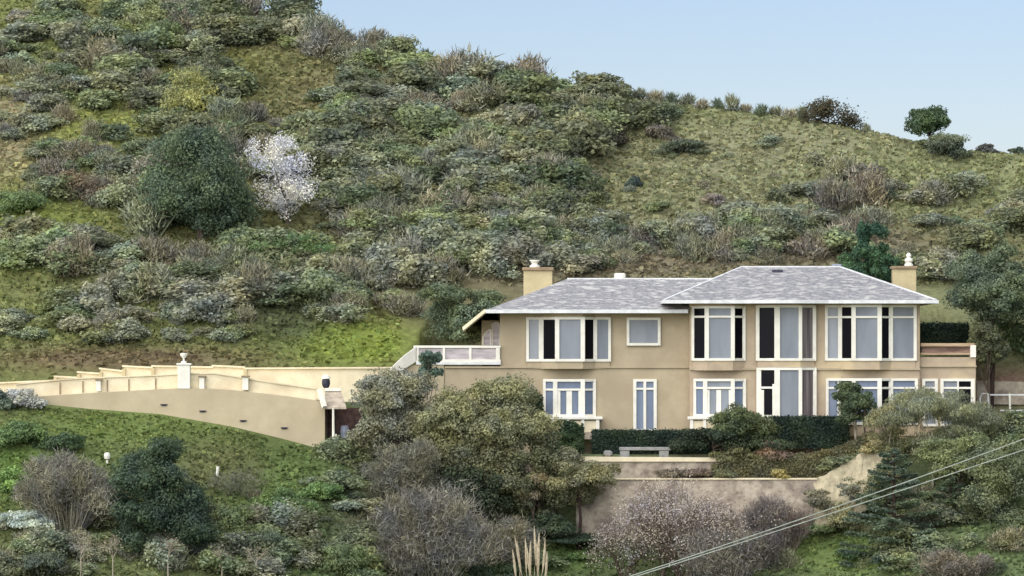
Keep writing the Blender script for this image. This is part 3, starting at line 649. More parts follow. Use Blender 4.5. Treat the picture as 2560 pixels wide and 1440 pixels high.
# lamp and lean-to at the end of the driveway wall
root = thing('driveway_lamp', 'dark globe lamp with a white cap at the right end of the driveway wall', 'lamp', P(815, 975, 196.2))
m_ = MB(); m_.lathe(P(815, 977, 196.2), [(.06, 0), (.06, .1)], 10); m_.build('lamp_base', M['cap'], root)
m_ = MB(); m_.lathe(P(815, 971, 196.2), [(.08, 0), (.15, .08), (.18, .2), (.18, .34), (.14, .42)], 14); m_.build('globe', M['metal'], root)
m_ = MB(); m_.lathe(P(815, 947, 196.2), [(.2, 0), (.2, .04), (.16, .12), (.06, .18)], 14); m_.build('lamp_cap', M['white'], root)
sh = thing('lean_to', 'open lean-to with sloping pinkish roof and white post below the dark lamp', 'shed', P(840, 1130, 195.5))
a, b = P(812, 1018, 194.6), P(866, 1018, 194.6); c_, d_ = P(852, 976, 196.0), P(812, 976, 196.0)
m_ = MB(); m_.add([a, b, c_, d_], [(0, 1, 2, 3)]); dn = Vector((0, 0, -.08)); m_.add([a + dn, b + dn, c_ + dn, d_ + dn], [(0, 1, 2, 3)]); m_.add([a, b, b + dn, a + dn], [(0, 1, 2, 3)]); m_.build('roof', M['stone'], sh)
m_ = MB(); m_.beam(P(799, 974, 194.9), P(811, 1018, 194.5), .16, .2); m_.build('barge_board', M['white'], sh)
m_ = MB(); m_.beam(P(812, 974, 195.9), P(852, 974, 195.9), .15, .14); m_.build('ridge_board', M['white'], sh)
m_ = MB(); m_.tube([P(834, 1135, 194.62), P(833, 1020, 194.62)], [.07, .045], 8); m_.build('post', M['white'], sh)
m_ = MB(); m_.beam(P(843, 1134, 194.75), P(839, 1085, 194.75), .09, .07); m_.build('brace', M['white'], sh)
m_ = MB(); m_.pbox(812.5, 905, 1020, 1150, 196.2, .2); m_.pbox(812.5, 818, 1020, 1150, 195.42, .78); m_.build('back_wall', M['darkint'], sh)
m_ = MB(); m_.pbox(849, 915, 1122, 1127, 194.9, 1.0); m_.pbox(850, 912, 1133, 1137, 194.7, .2); m_.build('floor_slab', M['white'], sh)
m_ = MB(); c_ = P(862, 1090, 195.8); m_.lathe(c_, [(.14, -.2), (.19, -.1), (.2, .2), (.17, .42), (.1, .46)], 12)
tag(m_.build('storage_drum', M['grey']), 'pale grey drum standing inside the lean-to', 'drum')
m_ = MB(); c_ = P(883, 1097, 195.3); m_.lathe(c_, [(.07, -.1), (.1, 0), (.05, .15), (.04, .3)], 10)
tag(m_.build('garden_urn', M['white']), 'small white urn right of the grey drum by the lean-to', 'urn')
# terrace walls below the house
mb = MB(); mb.strip([(1440, 196, 1149, 1215), (1795, 196, 1149, 1215)], .35); tw = mb.build('terrace_wall', M['stone']); tag(tw, 'upper pink stone terrace wall with pale yellow coping in front of the hedge', 'terrace wall')
mb = MB(); mb.strip([(1440, 195.9, 1142, 1154), (1800, 195.9, 1144, 1154)], .5); mb.build('coping', M['cream'], tw)
mb = MB(); mb.strip([(1440, 194.75, 1199, 1365), (2042, 194.75, 1199, 1365)], .4); lw2 = mb.build('stone_wall', M['stone']); tag(lw2, 'lower long mottled stone retaining wall above the bottom lawn', 'stone wall')
mb = MB(); mb.strip([(1440, 194.68, 1195.5, 1199), (2042, 194.68, 1195.5, 1199)], .5); mb.build('coping', M['cream'], lw2)
# rocky rising wing
rng = rs(); mb = MB(); N = 26; Mv = 9; vs = []
for i in range(N + 1):
    px = 2036 + (2215 - 2036) * i / N; top = np.interp(px, [2036, 2060, 2110, 2160, 2200, 2215], [1197, 1188, 1160, 1128, 1112, 1118]); bot = np.interp(px, [2036, 2215], [1330, 1255])
    for j in range(Mv + 1):
        py = top + (bot - top) * j / Mv; D = 194.9 - 1.4 * (j / Mv) - .1 * rng.random(); p = P(px + rng.uniform(-3, 3), py, D); vs.append(p)
    vs.append(P(px, top + 4, 196.5))
W_ = Mv + 2
fs = [(i * W_ + j, (i + 1) * W_ + j, (i + 1) * W_ + j + 1, i * W_ + j + 1) for i in range(N) for j in range(Mv)] + [(i * W_, i * W_ + Mv + 1, (i + 1) * W_ + Mv + 1, (i + 1) * W_) for i in range(N)]
mb.add(vs, fs); tag(mb.build('rock_bank', M['rock']), 'pale rock bank rising to the right from the lower stone wall', 'rock bank')
# bench on terrace
root = thing('stone_bench', 'low grey stone bench in front of the clipped dark hedge', 'bench', P(1612, 1142, 196.6))
m_ = MB(); m_.pbox(1548, 1678, 1118, 1126, 196.5, .5); m_.build('seat', M['benchm'], root, bevel=.02)
for q_ in (1562, 1660): m_ = MB(); m_.pbox(q_ - 12, q_ + 12, 1126, 1143, 196.55, .4); m_.build('leg', M['benchm'], root, bevel=.02)
m_ = MB(); m_.lathe(P(1520, 1142, 196.5), [(.12, 0), (.2, .1), (.2, .22), (.1, .28)], 10)
tag(m_.build('planter', M['benchm']), 'small grey stone pot left of the stone bench', 'planter')
# fence on the right
root = thing('rail_fence', 'white rail fence with wire panels behind the tall tree trunk', 'fence', P(2500, 1050, 203))
m_ = MB(); m_.beam(P(2474, 987, 203), P(2760, 987, 203), .07, .06); m_.build('top_rail', M['fascia'], root)
m_ = MB(); m_.beam(P(2500, 1026, 203), P(2760, 1026, 203), .05, .05); m_.build('bottom_rail', M['fascia'], root)
for q_ in (2474, 2526, 2584, 2642, 2700): m_ = MB(); m_.beam(P(q_, 1060, 203), P(q_ - 2, 984, 203), .08, .09); m_.build('post', M['white'], root)
root = thing('garden_gate', 'pale curved garden gate between the annex and the dark trunk', 'gate', P(2458, 1050, 202.5))
m_ = MB(); m_.tube([P(2450, 1045, 202.5), P(2450, 995, 202.5), P(2456, 984, 202.5), P(2470, 984, 202.5), P(2472, 1045, 202.5)], .035, 6); m_.tube([P(2456, 1035, 202.5), P(2462, 1010, 202.5), P(2468, 1000, 202.5)], .02, 5); m_.build('gate_frame', M['fascia'], root)
m_ = MB(); m_.strip([(2442, 205.4, 952, 1010), (2760, 205.4, 958, 1015)], .3); tag(m_.build('bank_wall', M['stone']), 'low brownish stone wall behind the white rail fence', 'stone wall')
# little white things on the slopes
root = thing('garden_light', 'small white globe garden light left of the big dark bush', 'garden light', P(268, 1160, ground_at(268, 1160)))
D = root.location.y; m_ = MB(); m_.tube([P(268, 1175, D), P(268, 1150, D)], .05, 8); m_.build('post', M['white'], root)
m_ = MB(); m_.lathe(P(268, 1149, D), [(.06, 0), (.12, .04), (.14, .16), (.12, .27), (.05, .3)], 12); m_.build('globe', M['white'], root)
D = ground_at(545, 1192); m_ = MB(); m_.tube([P(542, 1198, D), P(545, 1166, D)], [.05, .07], 8); tag(m_.build('marker_post', M['white']), 'slim white marker post on the slope below the tan wall', 'post')
D = ground_at(1177, 680) or 210; m_ = MB(); m_.lathe(P(1177, 676, D), [(.08, -.2), (.08, .1), (.13, .12), (.13, .26), (.05, .3)], 10); tag(m_.build('path_light', M['white']), 'tiny white light among the brush left of the left chimney', 'garden light')
D = ground_at(1425, 1362); m_ = MB(); m_.lathe(P(1425, 1362, D), [(.04, -.1), (.04, .03), (.11, .05), (.11, .14), (.04, .17)], 10); tag(m_.build('path_light', M['white']), 'tiny white light on the lawn right of the pampas plumes', 'garden light')
# power lines
def cable(label, pts, D, r):
    m_ = MB(); P_ = []; xs_ = [p[0] for p in pts]; ys_ = [p[1] for p in pts]
    cf = np.polyfit(xs_, ys_, 2)
    for q_ in np.linspace(300, 3400, 60): P_.append(P(q_, float(np.polyval(cf, q_)), D + (q_ - 2000) * .006))
    m_.tube(P_, r, 6); o = m_.build('power_line', M['cable']); tag(o, label, 'power line', 'power lines crossing in front of the slope')
cable('upper of the two power lines crossing the lower right corner', [(2560, 1099), (2361, 1168), (2185, 1234), (2035, 1287), (1866, 1346), (1660, 1412)], 95, .012)
cable('lower of the two power lines crossing the lower right corner', [(2560, 1125), (2372, 1186), (2110, 1275), (1997, 1309), (1866, 1352), (1660, 1419)], 94, .0115)

# ================================================================== HEDGES
hedge('clipped_hedge', 'long flat topped dark hedge between the narrow window and the stone bench', [(1480, 197.4, 1080, 1140), (1775, 197.4, 1080, 1140)], 1.1, (38, 54, 40), 9000)
hedge('clipped_hedge', 'dark hedge below the tall central bow window', [(1930, 198.0, 1046, 1120), (2120, 198.0, 1046, 1120)], .9, (38, 54, 40), 6500)
hedge('clipped_hedge', 'short dark hedge under the left planter balcony', [(1372, 197.2, 1068, 1150), (1400, 197.2, 1056, 1150), (1440, 197.2, 1062, 1150), (1456, 197.2, 1078, 1150)], 1.0, (46, 66, 38), 4500)
hedge('clipped_hedge', 'very dark hedge behind the annex parapet', [(2303, 206.5, 812, 880), (2420, 206.5, 812, 880)], 1.0, (36, 52, 38), 4500)
hedge('sweeping_hedge', 'curved hedge sweeping up to the right above the rock bank', [(1780, 195.5, 1166, 1205), (1850, 195.5, 1146, 1205), (1930, 195.5, 1140, 1205), (2030, 195.5, 1138, 1205), (2085, 195.5, 1126, 1195), (2130, 195.5, 1108, 1165), (2185, 195.5, 1078, 1140)], .9, (86, 84, 52), 8500)

# ================================================================== NAMED PLANTS
T = tree
T('oak', 'big round dark oak on the hillside left of the blossoming tree', 'tree', 500, 600, 325, 322, 'round', (72, 90, 66), 40000, .15, trunk=10, crown=(-.07, .98), K=26, fill=.25, clump=.5)
T('blossom_tree', 'tree covered in pale pink white blossom right of the big dark oak', 'tree', 722, 574, 215, 250, 'round', (236, 206, 180), 7000, .11, trunk=5, crown=(.02, 1), K=26, fill=.1, clump=.55, lw=.7, lean=-.08, subs=9)
T('green_bush', 'low bright green bush below the blossoming tree', 'bush', 700, 640, 340, 100, 'dome', (74, 100, 52), 12000, .13, K=12)
T('green_bush', 'yellow green bush on the upper left slope', 'bush', 480, 278, 240, 165, 'dome', (128, 130, 66), 12000, .14, K=12)
T('green_bush', 'green bush near the hill top at the upper left', 'bush', 405, 128, 200, 115, 'dome', (92, 106, 62), 9000, .14)
T('brown_bush', 'brown leafless looking bush left of the big oak', 'bush', 225, 500, 200, 130, 'dome', (104, 92, 72), 9000, .13)
T('dark_bush', 'dark green bush on the left edge above the bright grass', 'bush', 60, 530, 200, 90, 'dome', (84, 104, 58), 8000, .13)
T('grey_bush', 'rounded silver grey bush left of the left chimney', 'bush', 1040, 700, 165, 120, 'dome', (132, 136, 118), 9000, .13)
T('round_bush', 'big rounded green bush just left of the house roof', 'bush', 1150, 874, 270, 176, 'round', (84, 98, 68), 26000, .13, K=12, D=205.5, fill=.3)
T('dark_bush', 'compact dark bush alone on the dry slope', 'bush', 1540, 362, 92, 80, 'dome', (72, 70, 58), 5000, .14)
T('dark_bush', 'wide dark green bush on the dry slope right of the compact one', 'bush', 1705, 384, 175, 58, 'dome', (76, 86, 66), 5000, .14)
T('grey_bush', 'grey bush on the dry slope above the wide green one', 'bush', 1640, 352, 110, 60, 'dome', (98, 92, 78), 4000, .14)
T('dark_bush', 'small dark shrub in the middle of the dry slope', 'bush', 1585, 470, 50, 50, 'dome', (66, 80, 68), 2500, .12)
T('grey_bush', 'small grey shrub below the dry slope centre', 'bush', 1790, 514, 85, 45, 'dome', (112, 104, 96), 2500, .12)
T('wind_blown_tree', 'lone wind swept dark tree leaning left on the ridge at right', 'tree', 2338, 364, 138, 122, 'flat', (62, 82, 52), 14000, .14, crown=(.02, 1.0), trunk=6, bark='darkbark', K=13, lean=-.3)
T('ridge_bush', 'grey green bush right beside the lone ridge tree', 'bush', 2372, 388, 165, 100, 'dome', (84, 94, 72), 9000, .13)
T('ridge_bush', 'low bush on the ridge right of the lone tree', 'bush', 2470, 376, 56, 34, 'dome', (82, 84, 70), 2500, .12)
T('ridge_bush', 'small round dark bush at the right end of the ridge', 'bush', 2546, 376, 48, 28, 'dome', (66, 78, 58), 2500, .12)
T('ridge_bush', 'low green bush at the foot of the lone ridge tree', 'bush', 2318, 372, 80, 32, 'dome', (80, 92, 62), 2500, .12)
bare_tree('ridge_thicket', 'leafless looking thicket on the ridge right of the row of small bushes', 'bush', 2060, 306, 62, 120, 'darkbark', 3, 2, blossom=(92, 90, 74), nb=2600, bl=.12, stem=.06, stems=4)
bare_tree('ridge_thicket', 'low open thicket on the ridge just left of the gap before the lone tree', 'bush', 2125, 316, 36, 70, 'darkbark', 3, 1.6, blossom=(86, 84, 66), nb=900, bl=.11, stem=.06, stems=3)
T('pine', 'dark green bushy pine behind the roof left of the right chimney', 'tree', 2190, 716, 135, 180, 'mound', (52, 84, 58), 16000, .12, D=213, trunk=6, K=12, fill=.3)
T('pine', 'lower rounded pine behind the roof touching the taller one', 'tree', 2118, 712, 105, 115, 'dome', (54, 84, 54), 8000, .12, D=213.6, trunk=5)
T('tall_tree', 'tall broad tree with dark bare trunk right of the annex', 'tree', 2476, 1060, 290, 455, 'loose', (80, 94, 70), 36000, .14, D=203.6, trunk=8, bark='darkbark', crown=(.46, 1.02), K=30, clump=.5)
T('tall_tree', 'leafy tree at the right edge behind the tall dark trunked tree', 'tree', 2570, 1000, 250, 360, 'loose', (80, 98, 62), 15000, .15, D=206, trunk=9, crown=(.2, 1), K=12)
T('understory_tree', 'small olive tree under the tall tree beside the annex parapet', 'tree', 2470, 1000, 120, 200, 'round', (92, 96, 62), 8000, .13, D=203.0, trunk=4, crown=(.35, 1))
T('fluffy_bush', 'pale brown green bush filling the gap below the fence at right', 'bush', 2530, 1130, 200, 100, 'dome', (98, 106, 66), 9000, .13, D=201)
# bushes softening the rock bank
T('willow', 'olive feathery tree in front of the right end of the annex', 'tree', 2430, 1190, 200, 190, 'loose', (104, 110, 78), 15000, .11, D=196, trunk=4, bark='palebark', crown=(.05, 1), K=16, hang=True, lw=.35)
T('bank_bush', 'low olive bush below the annex between garden tree and conifer', 'bush', 2230, 1160, 170, 90, 'dome', (98, 102, 66), 8000, .11, D=195.6)
T('bank_bush', 'thin grey green bush in the middle of the pale rock bank', 'bush', 2130, 1262, 90, 70, 'loose', (112, 112, 88), 2600, .1, D=193.0)
T('bank_bush', 'tangled bush hanging where the stone wall meets the rock bank', 'bush', 2050, 1290, 110, 80, 'loose', (104, 102, 80), 3500, .1, D=193.2)
T('spreading_shrub', 'dark low shrub mass under the spreading evergreen', 'bush', 1880, 1135, 210, 92, 'dome', (54, 66, 44), 10000, .12, D=197.0)
T('bank_bush', 'olive bush growing over the lower left of the pale rock bank', 'bush', 2110, 1330, 110, 90, 'dome', (112, 112, 78), 5000, .11, D=192.6)
T('bank_bush', 'grey green bush over the right end of the pale rock bank', 'bush', 2215, 1260, 120, 150, 'dome', (98, 104, 72), 7000, .11, D=192.8)
T('bank_bush', 'small yellowish bush on the rock bank crest', 'bush', 2185, 1135, 70, 50, 'dome', (122, 116, 78), 2500, .1, D=194.6)
# garden in front of the house
T('spreading_shrub', 'dark spreading evergreen with clumped crown in front of the central bow window', 'tree', 1880, 1122, 225, 138, 'flat', (74, 86, 50), 16000, .12, D=196.6, crown=(.0, .98), trunk=4, K=10, clump=.5)
T('spreading_shrub', 'lower dark arm of evergreen sloping down to the hedge end', 'tree', 1780, 1146, 200, 110, 'flat', (44, 56, 40), 11000, .12, D=196.7, trunk=3, K=10)
T('garden_tree', 'small dark upright tree before the right ground floor windows', 'tree', 2140, 1108, 150, 160, 'loose', (70, 84, 52), 10000, .12, D=196.9, trunk=3.5, bark='palebark', crown=(.18, 1.0))
T('garden_tree', 'bluish tuft topped tree leaning over the dark upright tree', 'tree', 2160, 1100, 60, 130, 'open', (58, 78, 70), 3000, .11, D=196.6, trunk=3, crown=(.62, 1.0))
T('willow', 'feathery olive green tree hiding the annex windows', 'tree', 2330, 1225, 340, 272, 'loose', (108, 113, 82), 40000, .11, D=195.0, trunk=4.5, bark='palebark', crown=(.15, 1), K=16, hang=True, lw=.35, fill=.1, upb=.1)
T('willow', 'feathery tree sloping down left of the one hiding the annex', 'tree', 2215, 1160, 150, 170, 'open', (116, 114, 74), 7000, .11, D=195.2, trunk=3.5, bark='palebark', crown=(.1, 1), K=14, hang=True, lw=.35)
T('round_shrub', 'yellowish shrub on the stone wall top below the curved hedge', 'bush', 1945, 1197, 60, 34, 'dome', (136, 126, 62), 2200, .1, D=194.9)
T('dry_shrub', 'brownish dry shrub under the spreading evergreen', 'bush', 1925, 1150, 120, 60, 'dome', (126, 104, 80), 4500, .1, D=195.9)
T('dry_shrub', 'olive shrub with pale stems beside the terrace coping', 'bush', 1830, 1165, 100, 62, 'dome', (98, 98, 60), 4500, .11, D=195.85)
for i, (a, c_) in enumerate(((1690, (88, 82, 72)), (1750, (96, 84, 72)), (1810, (84, 88, 62)))):
    T('trailing_shrub', ['grey trailing shrub on the lower terrace left part', 'brown trailing shrub on the lower terrace middle', 'green trailing shrub on the lower terrace next to the curved hedge'][i], 'bush', a, 1200, 95, 38, 'dome', c_, 3000, .11, D=195.3)
# big central group
T('olive_tree', 'big olive green tree at the left corner of the house ground floor', 'tree', 1205, 1315, 375, 395, 'loose', (112, 114, 78), 60000, .13, D=193.4, trunk=9, crown=(.1, 1), K=20, fill=.2, dr=.7)
T('olive_tree', 'grey green tree left of the big olive tree in front of the ramp', 'tree', 985, 1190, 340, 300, 'loose', (114, 116, 94), 44000, .13, D=194.2, trunk=7, crown=(.02, 1), K=18, dr=.7)
T('olive_tree', 'dark lower tree beneath the big olive tree', 'tree', 1180, 1290, 230, 180, 'dome', (54, 66, 50), 15000, .13, D=192.8, K=12)
T('olive_tree', 'olive tree between the ramp and the big olive tree', 'tree', 1125, 1220, 270, 275, 'loose', (108, 112, 80), 30000, .13, D=193.9, trunk=6, crown=(.1, 1), K=14)
T('small_tree', 'small crooked trunk tree in front of the stone wall left end', 'tree', 1445, 1330, 220, 215, 'loose', (110, 110, 76), 18000, .12, D=193.2, trunk=5, bark='darkbark', crown=(.22, 1), K=14)
T('small_tree', 'grey twiggy small tree right below the big olive tree', 'tree', 1330, 1320, 120, 160, 'open', (116, 106, 78), 6500, .11, D=193.0, trunk=4, crown=(.15, 1), K=14)
T('blue_pine', 'small bluish green tufted tree in front of the deck balustrade', 'tree', 1072, 990, 84, 125, 'loose', (80, 102, 80), 5500, .12, D=197.6, trunk=3, crown=(.2, 1))
T('corner_shrub', 'dark climbing shrub on the house corner left of the ground floor bay', 'bush', 1335, 1075, 56, 130, 'dome', (48, 62, 40), 5000, .11, D=199.2)
T('corner_shrub', 'dark green rounded shrub below the left planter balcony', 'bush', 1408, 1145, 100, 82, 'dome', (50, 70, 42), 6000, .11, D=196.4)
T('wall_foot_shrub', 'dark low shrubs along the foot of the stone wall', 'bush', 1450, 1358, 190, 42, 'dome', (44, 60, 42), 6000, .11, D=193.4)
T('wall_foot_shrub', 'very dark shrub left of the pampas plumes', 'bush', 1230, 1350, 120, 70, 'dome', (52, 62, 46), 4500, .11)
T('olive_tree', 'shaded olive tree right of the dark lower tree in front of the planter balcony', 'tree', 1345, 1335, 220, 255, 'loose', (88, 92, 60), 18000, .13, D=193.6, K=16, trunk=5, crown=(.02, 1), fill=.3)
T('wall_foot_shrub', 'wide dark green shrub in the gap left of the small crooked trunk tree', 'bush', 1365, 1350, 160, 90, 'dome', (58, 72, 48), 7000, .12, D=193.0)
# pampas
root = thing('pampas_grass', 'clump of pampas grass with tall cream plumes on the lawn', 'ornamental grass', (Xp(1335, 186), 186, gz(Xp(1335, 186), 186)))
D = 186; pb = HOR - F * root.location.z / D; rng = rs(); bl = []; pm = MB()
me = brush_mesh('leaf_clump', rng, 2500, .02, .7); o = link('leaf_clump', me, root); o.scale = (1.7, 1.4, 1.5); o.color = leafcol((112, 112, 84))
for (a, b) in ((1278, 1372), (1286, 1340), (1295, 1352), (1310, 1344), (1318, 1366), (1327, 1350), (1337, 1314), (1343, 1356), (1351, 1330), (1361, 1345), (1368, 1378)):
    p0 = P(1335 + (a - 1335) * .35, pb + 3, D); p1 = P(a, b, D + rng.uniform(-.3, .3)); pm.tube([p0, p0.lerp(p1, .6)], .012, 4)
    pts = [p0.lerp(p1, t) + Vector((.05 * math.sin(t * 5 + a), 0, 0)) for t in (.6, .7, .8, .9, 1)]; pm.tube(pts, [.015, .05, .062, .045, .01], 6)
pm.build('plume', M['plume'], root)
# leafless shrubs below the house
bare_tree('white_twig_tree', 'pale grey leafless tree full of white twigs before the stone wall', 'tree', 1665, 1480, 290, 230, 'bark', 4, 4, blossom=(196, 188, 180), nb=5200, bl=.075, stem=.1, stems=5, D=190.5)
brush('wall_vine', 'thin grey brown twigs spread over the middle of the stone wall', 1760, 1345, 360, 130, (150, 138, 124), 5000, .008, D=193.9)
brush('wall_vine', 'pale twiggy growth over the left part of the stone wall', 1610, 1300, 200, 100, (168, 158, 146), 3000, .009, D=194.1)
bare_tree('white_twig_tree', 'smaller pale twiggy tree left of the white twig one', 'tree', 1570, 1480, 190, 110, 'bark', 4, 3, blossom=(180, 174, 166), nb=2500, bl=.075, stem=.1, stems=3, D=190.2)
brush('purple_thicket', 'purple grey leafless thicket rising against the stone wall', 1905, 1420, 215, 210, (112, 103, 98), 7500, .007)
brush('purple_thicket', 'purple brown thicket in front of the wall under the rock bank', 1965, 1345, 150, 150, (104, 92, 84), 6000, .008, D=193.6)
brush('purple_thicket', 'grey thicket at the bottom between pale tree and lawn', 1810, 1470, 300, 190, (118, 113, 104), 6000, .007)
brush('grey_thicket', 'large grey brown leafless thicket left of the pampas grass', 1075, 1480, 400, 300, (114, 111, 98), 12000, .006)
brush('grey_thicket', 'upper grey thicket under the grey green tree', 1010, 1275, 300, 190, (100, 100, 82), 11000, .007)
brush('grey_thicket', 'grey thicket rising behind the pampas grass', 1230, 1430, 240, 170, (106, 103, 86), 8000, .008)
brush('grey_thicket', 'grey thicket left of the dark bush at lower left', 170, 1330, 300, 230, (110, 108, 92), 12000, .007)
brush('grey_thicket', 'thin grey twigs beside the slim white marker post', 590, 1240, 170, 80, (108, 110, 84), 1800, .008)
# conifer with flat boughs at lower right
def layered(name, label, px, base, top, wpx, col, n, D=None):
    rng = rs(); D = D or ground_at(px, base) or 188
    b = P(px, base, D); b.z = min(b.z, gz(b.x, D)); Ht = P(px, top, D).z - b.z; W = wpx * D / F / 2
    root = thing(name, label, 'tree', b); mb = MB(); mb.tube([b - Vector((0, 0, .2)), b + Vector((0, 0, Ht))], [.14, .02], 7)
    Ps, Ns = [], []; nb_ = int(Ht * 9)
    for i in range(nb_):
        t = .06 + .92 * i / nb_; R = W * (1 - t) ** .75 * rng.uniform(.7, 1.1) + .12; a = i * 2.4 + rng.uniform(-.4, .4); z = Ht * t
        d = Vector((math.cos(a), math.sin(a), 0)); s_ = b + Vector((0, 0, z)); e = s_ + d * R + Vector((0, 0, R * .12))
        mb.tube([s_, s_.lerp(e, .5) + Vector((0, 0, -.05)), e], [.035, .025, .008], 4)
        c = int(n / nb_ * (.4 + R / W)); u = rng.uniform(.15, 1, c) ** .7; sd = rng.normal(size=c) * .2 * R * (1.15 - u)
        x = d.x * R * u - d.y * sd; y = d.y * R * u + d.x * sd
        Ps.append(np.stack([x, y, z + R * .12 * u + rng.normal(size=c) * .045 - .05 * np.abs(sd)], -1)); Ns.append(nrm(np.array([[0, 0, 1.]]) + rng.normal(size=(c, 3)) * .4))
    mb.build('trunk', M['darkbark'], root); p = np.concatenate(Ps); nn = np.concatenate(Ns)
    me = leaf_mesh('crown', p, nn, .17, .07, rng.uniform(.6, 1.35, len(p)), M['leaf'], rng); o = link('crown', me, root); o.color = leafcol(col); return root
layered('cedar', 'dark conifer with flat layered boughs at the lower right', 2235, 1470, 1115, 400, (80, 96, 74), 28000, D=190)
layered('cedar', 'second layered conifer right of the larger one behind the power lines', 2375, 1440, 1190, 300, (76, 92, 66), 18000, D=191.5)
T('slope_tree', 'large mixed green bush mass at the right edge below the power lines', 'tree', 2480, 1400, 280, 320, 'loose', (88, 98, 66), 20000, .13, D=191, trunk=6, K=18, crown=(.05, 1))
T('slope_tree', 'feathery green bush between conifer and fence at right', 'tree', 2400, 1260, 240, 200, 'loose', (98, 110, 72), 14000, .12, D=193, trunk=5, K=14, crown=(.05, 1))
T('slope_tree', 'dark bush under the power lines at the right frame edge', 'tree', 2590, 1450, 200, 180, 'dome', (66, 78, 58), 9000, .13, D=188)
brush('dry_brush', 'reddish brown dry brush in the bottom right corner', 2400, 1490, 300, 130, (112, 104, 88), 9000, .008, D=186)
bare_tree('dead_branch', 'pale dead branch curving above the power lines at right', 'branch', 2365, 1190, 80, 60, 'palebark', 2, 1.5, stem=.2, D=192.4)
# lower left slope
T('dark_oak_shrub', 'tall dark green bush in the middle of the lower left slope', 'tree', 392, 1376, 290, 310, 'mound', (56, 74, 54), 44000, .13, K=26, fill=.4, clump=.45)
T('dark_oak_shrub', 'dark lower flank of the big bush reaching right', 'bush', 470, 1365, 150, 150, 'dome', (54, 70, 50), 8000, .13, K=10)
T('slope_bush', 'bright green bush at the left edge under the tan wall', 'bush', 50, 1115, 190, 110, 'dome', (80, 104, 54), 8000, .13)
T('slope_bush', 'dark green bush right beside the bright one at the left edge', 'bush', 150, 1130, 120, 80, 'dome', (62, 84, 52), 5000, .13)
T('slope_bush', 'fresh green bush at the left edge half way down', 'bush', 30, 1235, 150, 100, 'dome', (92, 122, 54), 6000, .12)
T('silver_bush', 'silvery flowering bush at the left end of the tan wall', 'bush', 62, 1018, 110, 62, 'dome', (146, 148, 136), 4500, .11, D=194.4)
T('dark_wall_bush', 'dark blue green bush at the far left of the wall', 'bush', 0, 1030, 90, 80, 'dome', (76, 92, 80), 4000, .12, D=194.2)
T('silver_bush', 'silver blue low bush at the lower left edge', 'bush', 60, 1320, 210, 75, 'dome', (140, 152, 140), 7000, .12)
T('slope_bush', 'dark bush filling the lower left corner', 'bush', 110, 1440, 230, 110, 'dome', (70, 80, 66), 8000, .13)
T('slope_bush', 'rounded moss green bush at the bottom left corner', 'bush', 40, 1480, 130, 90, 'dome', (96, 104, 50), 5000, .11, D=180)
T('slope_bush', 'rounded moss green bush under the leftmost slender trunk', 'bush', 205, 1490, 90, 70, 'dome', (106, 110, 56), 4000, .11, D=179.6)
T('slope_bush', 'olive green bush right of the big dark bush', 'bush', 580, 1350, 190, 130, 'dome', (92, 106, 62), 8000, .13)
T('slope_bush', 'medium green bush with yellow top right of the olive one', 'bush', 690, 1300, 190, 120, 'dome', (84, 108, 56), 8000, .13)
T('slope_bush', 'twiggy green bush low on the middle of the left slope', 'bush', 670, 1400, 200, 120, 'dome', (82, 94, 66), 8000, .12)
T('slope_bush', 'soft green bush on the slope beside the big grey thicket', 'bush', 860, 1440, 230, 120, 'dome', (88, 104, 66), 9000, .12)
T('slope_bush', 'green hummock in the middle of the sunny left slope', 'bush', 800, 1250, 150, 60, 'dome', (86, 114, 58), 5000, .12)
T('slope_bush', 'dark bluish bush behind the slender trunks', 'bush', 330, 1450, 240, 100, 'dome', (70, 84, 74), 9000, .13, D=182)
T('slope_bush', 'grey green bush behind the two right slender trunks', 'bush', 600, 1455, 230, 90, 'dome', (104, 110, 84), 7000, .12, D=182)
for i, (a, h_, t_) in enumerate(((202, 125, 'leftmost'), (282, 130, 'second from left'), (420, 120, 'middle'), (555, 95, 'fourth from left'), (640, 100, 'rightmost'))):
    bare_tree('slender_tree', t_ + ' of the five pale slender leafless trees along the bottom left edge', 'tree', a, 1455, h_, 70, 'palebark', 3, 1.8, stem=.45, blossom=(150, 142, 122), nb=170, bl=.07, group='slender leafless trees along the bottom')
T('lawn_shrub', 'low green shrub on the lawn right of the pampas plumes', 'bush', 1440, 1400, 120, 40, 'dome', (78, 104, 54), 3500, .1)
T('lawn_shrub', 'dark green shrub left of the pampas plumes on the bottom edge', 'bush', 1240, 1450, 150, 80, 'dome', (62, 80, 56), 5000, .11)
T('lawn_shrub', 'low dark shrubs on the right lawn under the conifer', 'bush', 2130, 1395, 130, 40, 'dome', (70, 96, 56), 3500, .1)
T('lawn_shrub', 'bushy green clump where the lawn meets the rock bank', 'bush', 2080, 1325, 170, 60, 'dome', (84, 102, 68), 5000, .11)
